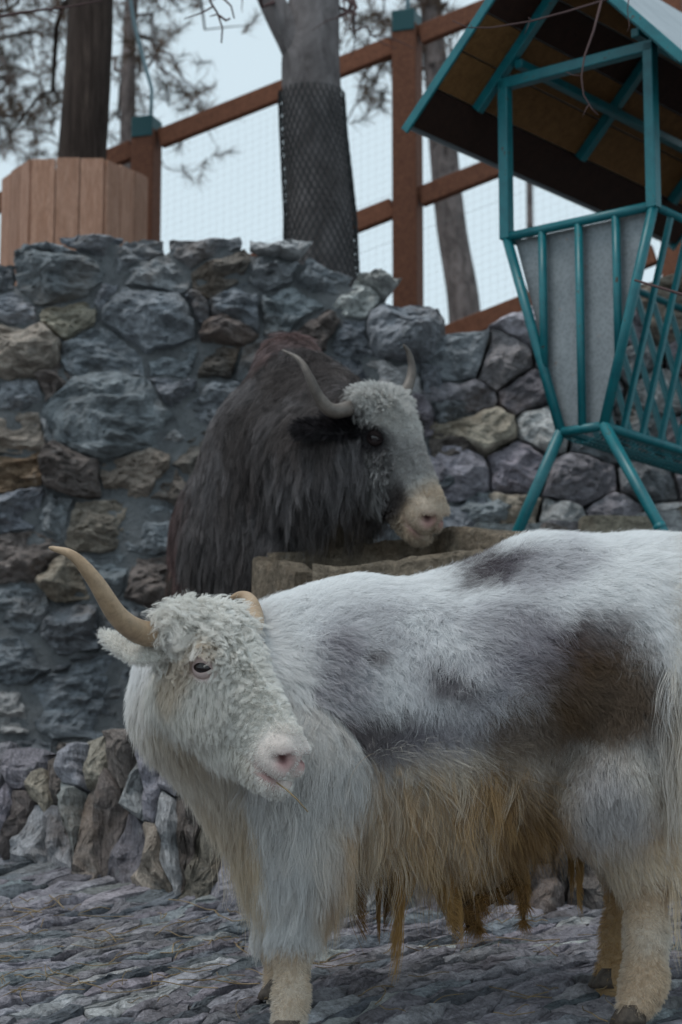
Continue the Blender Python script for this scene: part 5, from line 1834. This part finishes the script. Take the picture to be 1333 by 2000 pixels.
# --- matted locks hanging from the belly
mats_ = []
def lock(px, py, Y, L_, w, n=260, bend=0.0, colr=DTAN, sw=0.0):
    w = w * 0.75; L_ = L_ * rs.uniform(0.75, 1.1); n = int(n * 0.6)
    r0 = P(px, py, Y) + rs.normal(size=(n, 3)) * np.array([w, w * 0.7, 0.025])
    wob = rs.normal(size=3) * 0.010; f1 = rs.uniform(4, 9); tw = rs.random(n) * 6.28
    t = np.linspace(0, 1, 10)
    tipx = P(px + bend, py, Y)[0] - P(px, py, Y)[0]
    ctr_ = P(px, py, Y)
    pts = np.empty((n, 10, 3))
    ll = L_ * (0.45 + 0.6 * rs.random(n) ** 0.7)
    for k_, tt in enumerate(t):
        sp = (1 - 0.72 * min(1.0, tt * 2.2) ** 0.8) * (1 + 0.25 * math.sin(9 * tt + f1))
        pts[:, k_] = ctr_ + (r0 - ctr_) * np.array([sp, sp, 1]) + np.array([tipx * tt ** 1.5 + sw * math.sin(5 * tt), 0.3 * sw * math.sin(4 * tt), 0]) + wob * math.sin(f1 * tt) * tt
        pts[:, k_, 2] -= ll * tt
    c = colr * (1 + 0.15 * rs.normal(size=(n, 1)))
    mats_.append((pts, np.clip(c, 0.02, 0.8)))
for (x, y, Y, L_, w, bnd) in [(788, 1670, 6.12, 0.275, 0.020, -18), (738, 1680, 6.14, 0.17, 0.012, 4), (868, 1680, 6.14, 0.22, 0.015, 30), (915, 1720, 6.2, 0.12, 0.012, -20), (850, 1700, 6.2, 0.15, 0.010, 40), (690, 1660, 6.1, 0.18, 0.016, 6),
                              (1005, 1650, 6.25, 0.14, 0.018, 18), (1015, 1690, 6.25, 0.11, 0.014, 10), (1108, 1600, 6.35, 0.20, 0.014, 12), (1128, 1640, 6.3, 0.18, 0.010, 10), (1325, 1600, 6.3, 0.22, 0.018, 10), (655, 1650, 6.06, 0.16, 0.014, -4), (760, 1690, 6.3, 0.15, 0.014, 5), (960, 1680, 6.3, 0.10, 0.02, -10)]:
    lock(x, y, Y, L_, w, bend=bnd, colr=TAN * 0.75 if rs.random() < 0.5 else DTAN, sw=0.004)
fur_object(wy, 'matted_lock', np.concatenate([a for a, b in mats_]), np.concatenate([b for a, b in mats_]), 0.0007, M['fur'], 0.4)
# the felted clot of hair swinging between belly and hind leg
k = NT('felted hair')
n1 = k.noise(k.geo(scale=(1, 1, 3)), 60, 6, 0.7, 0.5)
M['felt'] = k.bsdf(k.ramp(n1, [(0.3, (0.05, 0.026, 0.010)), (0.7, (0.16, 0.088, 0.035))]), 0.95, k.bump(n1, 0.8, 0.01), spec=0.1)
m = MB()
m.tube([P(1000, 1640, 6.24), P(1003, 1690, 6.22), P(998, 1725, 6.2), P(970, 1745, 6.2), P(940, 1760, 6.2), P(918, 1782, 6.2), P(926, 1808, 6.2), P(938, 1818, 6.2)], [0.010, 0.014, 0.019, 0.014, 0.018, 0.023, 0.017, 0.005], 14)
m.tube([P(1000, 1700, 6.2), P(1016, 1730, 6.19), P(1024, 1762, 6.19), P(1022, 1792, 6.19)], [0.015, 0.014, 0.009, 0.002], 10)
m.tube([P(930, 1770, 6.2), P(905, 1778, 6.19), P(888, 1786, 6.19)], [0.016, 0.009, 0.003], 10)
v = np.array(m.v)
v = displace(v, None, 0.022, 18)
v = displace(v, None, 0.010, 60)
obj('matted_clot', v, m.f, M['felt'], wy, True)
nf = 2600
rr0 = v[rs.integers(0, len(v), nf)]
dd = nrm(rs.normal(size=(nf, 3)) + np.array([0.2, -0.3, -0.9]))
LL_ = rs.uniform(0.008, 0.035, nf)
tt = np.linspace(0, 1, 5)
pp = rr0[:, None, :] + dd[:, None, :] * (LL_[:, None] * tt)[..., None] + np.array([0, 0, -1.0]) * (0.35 * LL_[:, None] * tt ** 2)[..., None]
fur_object(wy, 'clot_fur', pp, DTAN * (1 + 0.2 * rs.normal(size=(nf, 1))), 0.0005, M['fur'], 0.4)
# ------------------------------------------------------------------ dark yak
rs = np.random.default_rng(202)
gyk = tag(empty('dark_yak', (-0.3, 8.7, TERR)), 'shaggy dark grey yak with a pale face, feeding at the stone trough', 'yak')
B = Body((-0.86, 7.35, 2.12), (0.52, 9.72, 3.86), 0.0072)
fwd = nrm((0.12, -0.99, 0)); sdv = np.array([0.99, 0.12, 0])
sh = P(545, 900, 8.32)      # heart of the shoulders
def at_(f_, s_, z):         # metres behind the shoulders, to the image right, above the terrace
    q = sh - fwd * f_ + sdv * s_
    return np.array([q[0], q[1], TERR + z])
Ab = np.stack([sdv, -fwd, (0, 0, 1)])
B.ell(at_(0.0, -0.02, 0.88), (0.27, 0.32, 0.36), Ab, 'trunk', 0.1)
B.ell(at_(0.45, -0.02, 0.86), (0.31, 0.45, 0.34), Ab, 'trunk', 0.1)
B.ell(at_(0.90, -0.02, 0.88), (0.27, 0.28, 0.30), Ab, 'trunk', 0.1)
B.ell(at_(0.02, 0.03, 1.22), (0.125, 0.26, 0.22), Ab, 'hump', 0.14)
B.ell(at_(0.08, 0.045, 1.36), (0.085, 0.17, 0.155), Ab, 'hump', 0.12)
B.ell(at_(-0.14, 0.0, 0.66), (0.19, 0.18, 0.22), Ab, 'brisket', 0.1)
# neck to the image right, head low
B.cone(P(560, 870, 8.22), P(650, 905, 7.98), 0.235, 0.185, 'neck', 0.1)
B.cone(P(650, 905, 7.98), P(690, 880, 7.92), 0.175, 0.135, 'neck', 0.08)
B.cone(P(600, 780, 8.2), P(690, 820, 7.96), 0.15, 0.10, 'neck', 0.08)
for (f_, s_) in ((-0.02, -0.17), (-0.02, 0.15), (0.88, -0.17), (0.88, 0.15)):
    hind = f_ > 0.5
    p0, p1, p2, p3 = at_(f_, s_, 0.75), at_(f_ - (0.05 if hind else 0), s_, 0.50), at_(f_ + (0.10 if hind else 0.0), s_, 0.36 if hind else 0.30), at_(f_ + (0.06 if hind else 0), s_, 0.07)
    B.cone(p0, p1, 0.15, 0.085, 'leg', 0.06); B.cone(p1, p2, 0.08, 0.05, 'leg', 0.05); B.cone(p2, p3, 0.046, 0.04, 'leg', 0.04)
    p3 = at_(f_ + (0.03 if hind else -0.03), s_, 0.0)
    hoof(gyk, p3[0], p3[1], TERR + 0.012, fwd, 0.95)
B.cone(at_(1.15, 0, 1.02), at_(1.25, 0, 0.55), 0.04, 0.025, 'tail', 0.05)
GA = frame((0.43, -0.17, -0.885), (0.60, 0.78, 0.13))
GS = 1.06
go_ = P(754, 762, 7.83)
GW = head_prims(B, (go_, GA), GS)
ear_prim(B, GW((0.060, -0.095, -0.085)), P(632, 838, 7.74), P(582, 836, 7.76), 0.044, (0.1, -0.9, 0.35))
ear_prim(B, GW((0.060, 0.095, -0.085)), GW((0.07, 0.165, -0.095)), GW((0.06, 0.215, -0.10)), 0.040, GA[0])
V, F = B.surface()
reg = B.regions(V)
labs = list(reg)
vlab = np.array(labs)[np.argmin(np.stack([reg[k_] for k_ in labs], 1), 1)]
HEADS = ['poll', 'face', 'muzzle', 'chin', 'jaw', 'cheek', 'ear']
def g_local(X):
    return ((X - go_) @ GA.T) / GS
CHAR = np.array((0.050, 0.043, 0.042)); SLATE = np.array((0.125, 0.118, 0.122)); RUST = np.array((0.095, 0.048, 0.045)); SOOT = np.array((0.018, 0.016, 0.018)); FACE = np.array((0.46, 0.455, 0.44)); BUFF = np.array((0.24, 0.185, 0.125))
def grey_coat(X, lab):
    px, py = proj(X)
    n = fbm(X, 7, 3, 2.0); n2 = fbm(X, 20, 3, 9.0)
    qx, qy = px + 26 * n, py + 24 * fbm(X, 7, 3, 41.0)
    c = np.tile(CHAR * 1.15, (len(X), 1))
    def put(m, col, a=1.0):
        nonlocal c
        m = np.clip(m * a, 0, 1)[:, None]
        c = c * (1 - m) + np.asarray(col) * m
    put(sstep(-0.35, 0.4, n), SLATE, 0.85)
    put(blob(qx, qy, 430, 1060, 70, 130), CHAR, 0.6)
    put(np.isin(lab, ['hump']) * sstep(760, 650, qy), RUST, 0.55)
    put(sstep(400, 360, qx) * np.isin(lab, ['trunk']), RUST, 0.6)
    put(np.isin(lab, ['trunk', 'leg', 'brisket']) * sstep(1050, 1140, qy) * sstep(470, 380, qx), BUFF * 0.6, 0.7)
    put(np.isin(lab, ['neck', 'brisket', 'jaw']) * blob(qx, qy, 680, 1030, 80, 40), BUFF * 0.7, 0.7)
    put(np.isin(lab, ['leg']), CHAR, 0.7)
    hl = g_local(X)
    ay = np.abs(hl[:, 1]); x, z = hl[:, 0] + 0.015 * n, hl[:, 2] + 0.02 * n
    hd = np.isin(lab, HEADS).astype(float)
    put(hd, CHAR * 1.3, 0.8)
    put(hd * np.isin(lab, ['face', 'poll', 'muzzle']) * np.clip(sstep(-0.075, -0.03, z) + sstep(0.085, 0.05, ay) * sstep(-0.09, -0.05, z), 0, 1), FACE, 0.95)
    put(hd * np.isin(lab, ['face', 'cheek', 'jaw']) * sstep(0.13, 0.22, x) * sstep(0.36, 0.28, x), (0.24, 0.235, 0.235), 0.75)
    put(hd * sstep(0.32, 0.39, x + 0.2 * (z + 0.09)) * (lab != 'ear'), (0.44, 0.36, 0.28), 0.9)
    put(hd * blob(x * 1000, ay * 1000, 330, 62, 35, 30) * sstep(-0.06, -0.09, z), CHAR * 1.5, 0.7)
    put(hd * blob(x * 1000, z * 1000, 144, -56, 58, 42, 0.6, 0.3) * (ay > 0.05), SOOT * 1.3, 0.96)
    put(hd * (lab == 'cheek') * sstep(0.13, 0.06, x), SOOT * 1.6, 0.8)
    put((lab == 'ear') * 1.0, SOOT, 1.0)
    return np.clip(c * (1 + 0.14 * n2[:, None]), 0.006, 0.8)
vc = grey_coat(V, vlab)
hl = g_local(V)
ish = np.isin(vlab, HEADS); ay = np.abs(hl[:, 1])
def at(c, r):
    return np.exp(-(((hl[:, 0] - c[0]) / r[0]) ** 2 + ((ay - c[1]) / r[1]) ** 2 + ((hl[:, 2] - c[2]) / r[2]) ** 2))
for (c_, r_, a_, co) in [((0.448, 0.036, -0.060), (0.022, 0.032, 0.026), 1.2, (0.46, 0.27, 0.24)), ((0.445, 0.052, -0.126), (0.040, 0.03, 0.013), 1.0, (0.46, 0.29, 0.26)),
                         ((0.438, 0.042, -0.057), (0.013, 0.015, 0.010), 1.7, (0.07, 0.03, 0.03)), ((0.450, 0.058, -0.114), (0.045, 0.03, 0.005), 1.0, (0.12, 0.06, 0.055))]:
    m_ = np.clip(at(c_, r_) * a_, 0, 1)[:, None] * ish[:, None]
    vc = vc * (1 - m_) + m_ * np.array(co)
obj('body', V, F, M['hide'], gyk, True, vc)
eye_parts(gyk, GW, GA, GS, True, 0.20)
horn(gyk, [GW((0.02, -0.075, -0.045)), P(655, 803, 7.70), P(626, 780, 7.66), P(606, 740, 7.64), P(586, 704, 7.66), P(551, 683, 7.70)], 0.027, M['horn_grey'])
horn(gyk, [GW((0.02, 0.075, -0.045)), P(775, 784, 7.96), P(796, 758, 8.00), P(805, 722, 8.02), P(799, 690, 8.01), P(788, 673, 7.99)], 0.027, M['horn_grey'])

NG = int(300000 * QUAL)
dens = np.ones(len(V))
dens[np.isin(vlab, HEADS)] = 2.2
dens[vlab == 'muzzle'] = 0.8
dens[V[:, 1] > 8.7] *= 0.35
dens[V[:, 2] < 2.55] *= 0.3
root = sample_mesh(V, F, NG, rs, dens)
rr = B.regions(root)
rl = np.array(labs)[np.argmin(np.stack([rr[k_] for k_ in labs], 1), 1)]
hl = g_local(root); ay = np.abs(hl[:, 1])
bare = ((((hl[:, 0] - 0.447) / 0.022) ** 2 + ((ay - 0.036) / 0.030) ** 2 + ((hl[:, 2] + 0.060) / 0.024) ** 2 < 1) & np.isin(rl, ['muzzle', 'face'])) | \
       (np.isin(rl, ['face', 'cheek']) & (((hl[:, 0] - 0.145) / 0.030) ** 2 + ((hl[:, 2] + 0.055) / 0.022) ** 2 < 1) & (ay > 0.06)) | \
       (np.isin(rl, ['muzzle', 'chin', 'jaw', 'face']) & (np.abs(hl[:, 2] + 0.113 + 0.45 * np.clip(0.452 - hl[:, 0], 0, 0.05)) < 0.006) & (hl[:, 0] > 0.40)) | (root[:, 2] < TERR + 0.05)
root, rl, hl, ay = root[~bare], rl[~bare], hl[~bare], ay[~bare]
px, py = proj(root)
a_, l_, n_ = GA
inn = lambda *q: np.isin(rl, q)
sgn = np.sign(hl[:, 1])[:, None]
nz = np.stack([fbm(root, 5, 2, 5), fbm(root, 5, 2, 25), fbm(root, 5, 2, 45)], 1)
flow = DOWN - 0.25 * fwd + 0.7 * nz
flow[inn('hump')] = (DOWN * 0.9 - fwd * 0.2 + 0.4 * nz)[inn('hump')]
flow[inn('face', 'muzzle', 'chin')] = (0.5 * a_ + 0.5 * sgn * l_ - 0.3 * n_ + 0.35 * nz)[inn('face', 'muzzle', 'chin')]
flow[inn('poll')] = (0.4 * a_ + 0.35 * sgn * l_ + 0.9 * nz)[inn('poll')]
flow[inn('cheek', 'jaw')] = (DOWN + 0.15 * a_ + 0.25 * nz)[inn('cheek', 'jaw')]
flow[inn('ear')] = (np.array([-1, 0, -0.15]) * np.where(sgn < 0, 1, -1) + 0.2 * DOWN)[inn('ear')]
LEN = {'trunk': 0.12, 'hump': 0.075, 'brisket': 0.15, 'neck': 0.12, 'leg': 0.05, 'tail': 0.25, 'poll': 0.030, 'face': 0.008, 'muzzle': 0.005, 'chin': 0.010, 'jaw': 0.075, 'cheek': 0.048, 'ear': 0.028}
ln = np.array([LEN[q] for q in rl])
ln = np.where(rl == 'face', np.interp(hl[:, 0], [0.06, 0.16, 0.28, 0.36, 0.42], [0.020, 0.008, 0.009, 0.006, 0.003]), ln)
ln = np.where((rl == 'jaw') & (hl[:, 0] > 0.22), np.interp(hl[:, 0], [0.22, 0.34], [0.07, 0.012]), ln)
ln = np.where((rl == 'cheek'), 0.012 + 0.055 * sstep(-0.09, -0.18, hl[:, 2]), ln)
ln = np.where((rl == 'leg') & (root[:, 2] > TERR + 0.38), 0.12, ln)
ln = ln * np.clip(1 + 0.3 * fbm(root, 10, 2, 8), 0.6, 1.5)
curl = np.where(inn('poll'), 0.0055, 0.0)
lift = np.select([inn('poll'), inn('face'), inn('muzzle', 'chin')], [0.18, 0.10, 0.12], 0.28)
grav = np.select([inn('poll', 'face', 'muzzle', 'ear')], [0.0], 9.0)
wave = np.select([inn('poll', 'face', 'muzzle', 'chin', 'ear')], [0.0], 0.009)
clmp = np.select([inn('poll'), inn('face'), inn('muzzle', 'chin', 'ear')], [0.75, 0.15, 0.15], 0.6)
pts, own, ng = comb(B, root, flow, ln, rs, K=8, lift=lift, grav=grav, wave=wave, wfreq=42, clump=clmp, nguide=int(20000 * QUAL), curl=curl, jit=np.where(inn('face', 'muzzle', 'chin'), 0.08, np.where(inn('trunk', 'neck', 'hump', 'brisket'), 0.24, 0.15)))
col = grey_coat(root, rl)
lk = 1 + 0.40 * rs.normal(size=ng)
lk = np.where(np.isin(rl, ['face', 'muzzle', 'poll', 'chin']), 1 + 0.08 * (lk[own] - 1) / 0.40, lk[own])
col = col * np.clip(lk, 0.4, 2.0)[:, None] * (1 + 0.12 * rs.normal(size=len(root)))[:, None]
rad = np.select([inn('poll', 'face', 'muzzle', 'chin', 'ear')], [0.00050], 0.00065)
ok = clear_of(pts, GW, GS, 0.026)
fur_object(gyk, 'coat_fur', pts[ok], col[ok], rad[ok], M['fur'])
# ------------------------------------------------------------------ straw
k = NT('straw'); M['straw'] = k.bsdf(k.ramp(k.noise(k.geo(), 20, 3, 0.6), [(0.3, (0.13, 0.09, 0.045)), (0.7, (0.30, 0.22, 0.12))]), 0.7)
rs = np.random.default_rng(9)
m = MB()
def stalk(x, y, a, L, r, curv):
    n = 6
    pts = []
    for i in range(n):
        t = i / (n - 1) - 0.5
        aa = a + curv * t
        xx, yy = x + L * t * math.cos(aa), y + L * t * math.sin(aa)
        pts.append((xx, yy, ground_z(xx, yy) + 0.026 + 0.010 * abs(math.sin(3 * t + a)) + 0.004 * rs.random()))
    m.tube(pts, r, 5)
for _ in range(170):
    if rs.random() < 0.6:
        x, y = rs.uniform(-1.2, -0.25), rs.uniform(6.2, 7.3)
    else:
        x, y = rs.uniform(-0.3, 1.25), rs.uniform(6.15, 7.3)
    a = phi + rs.normal() * 0.8
    stalk(x, y, a, rs.uniform(0.04, 0.20), rs.uniform(0.0009, 0.0017), rs.normal() * 0.4)
tag(m.build('straw', M['straw']), 'loose dry straw scattered over the paved slope', 'straw', None, 'stuff')
p0, p3 = HW((0.466, -0.040, -0.110)), P(602, 1586, 5.55)
p = [p0 + (p3 - p0) * t + np.array([0, 0, 0.006 * math.sin(math.pi * t)]) for t in (0, 0.33, 0.66, 1.0)]
tag(MB().tube(p, [0.0019, 0.0018, 0.0016, 0.0014], 6).build('straw_stalk', M['straw'], None, True), 'single straw stalk sticking out of the white yak\'s mouth', 'straw')
print('DONE build', len(bpy.data.objects))
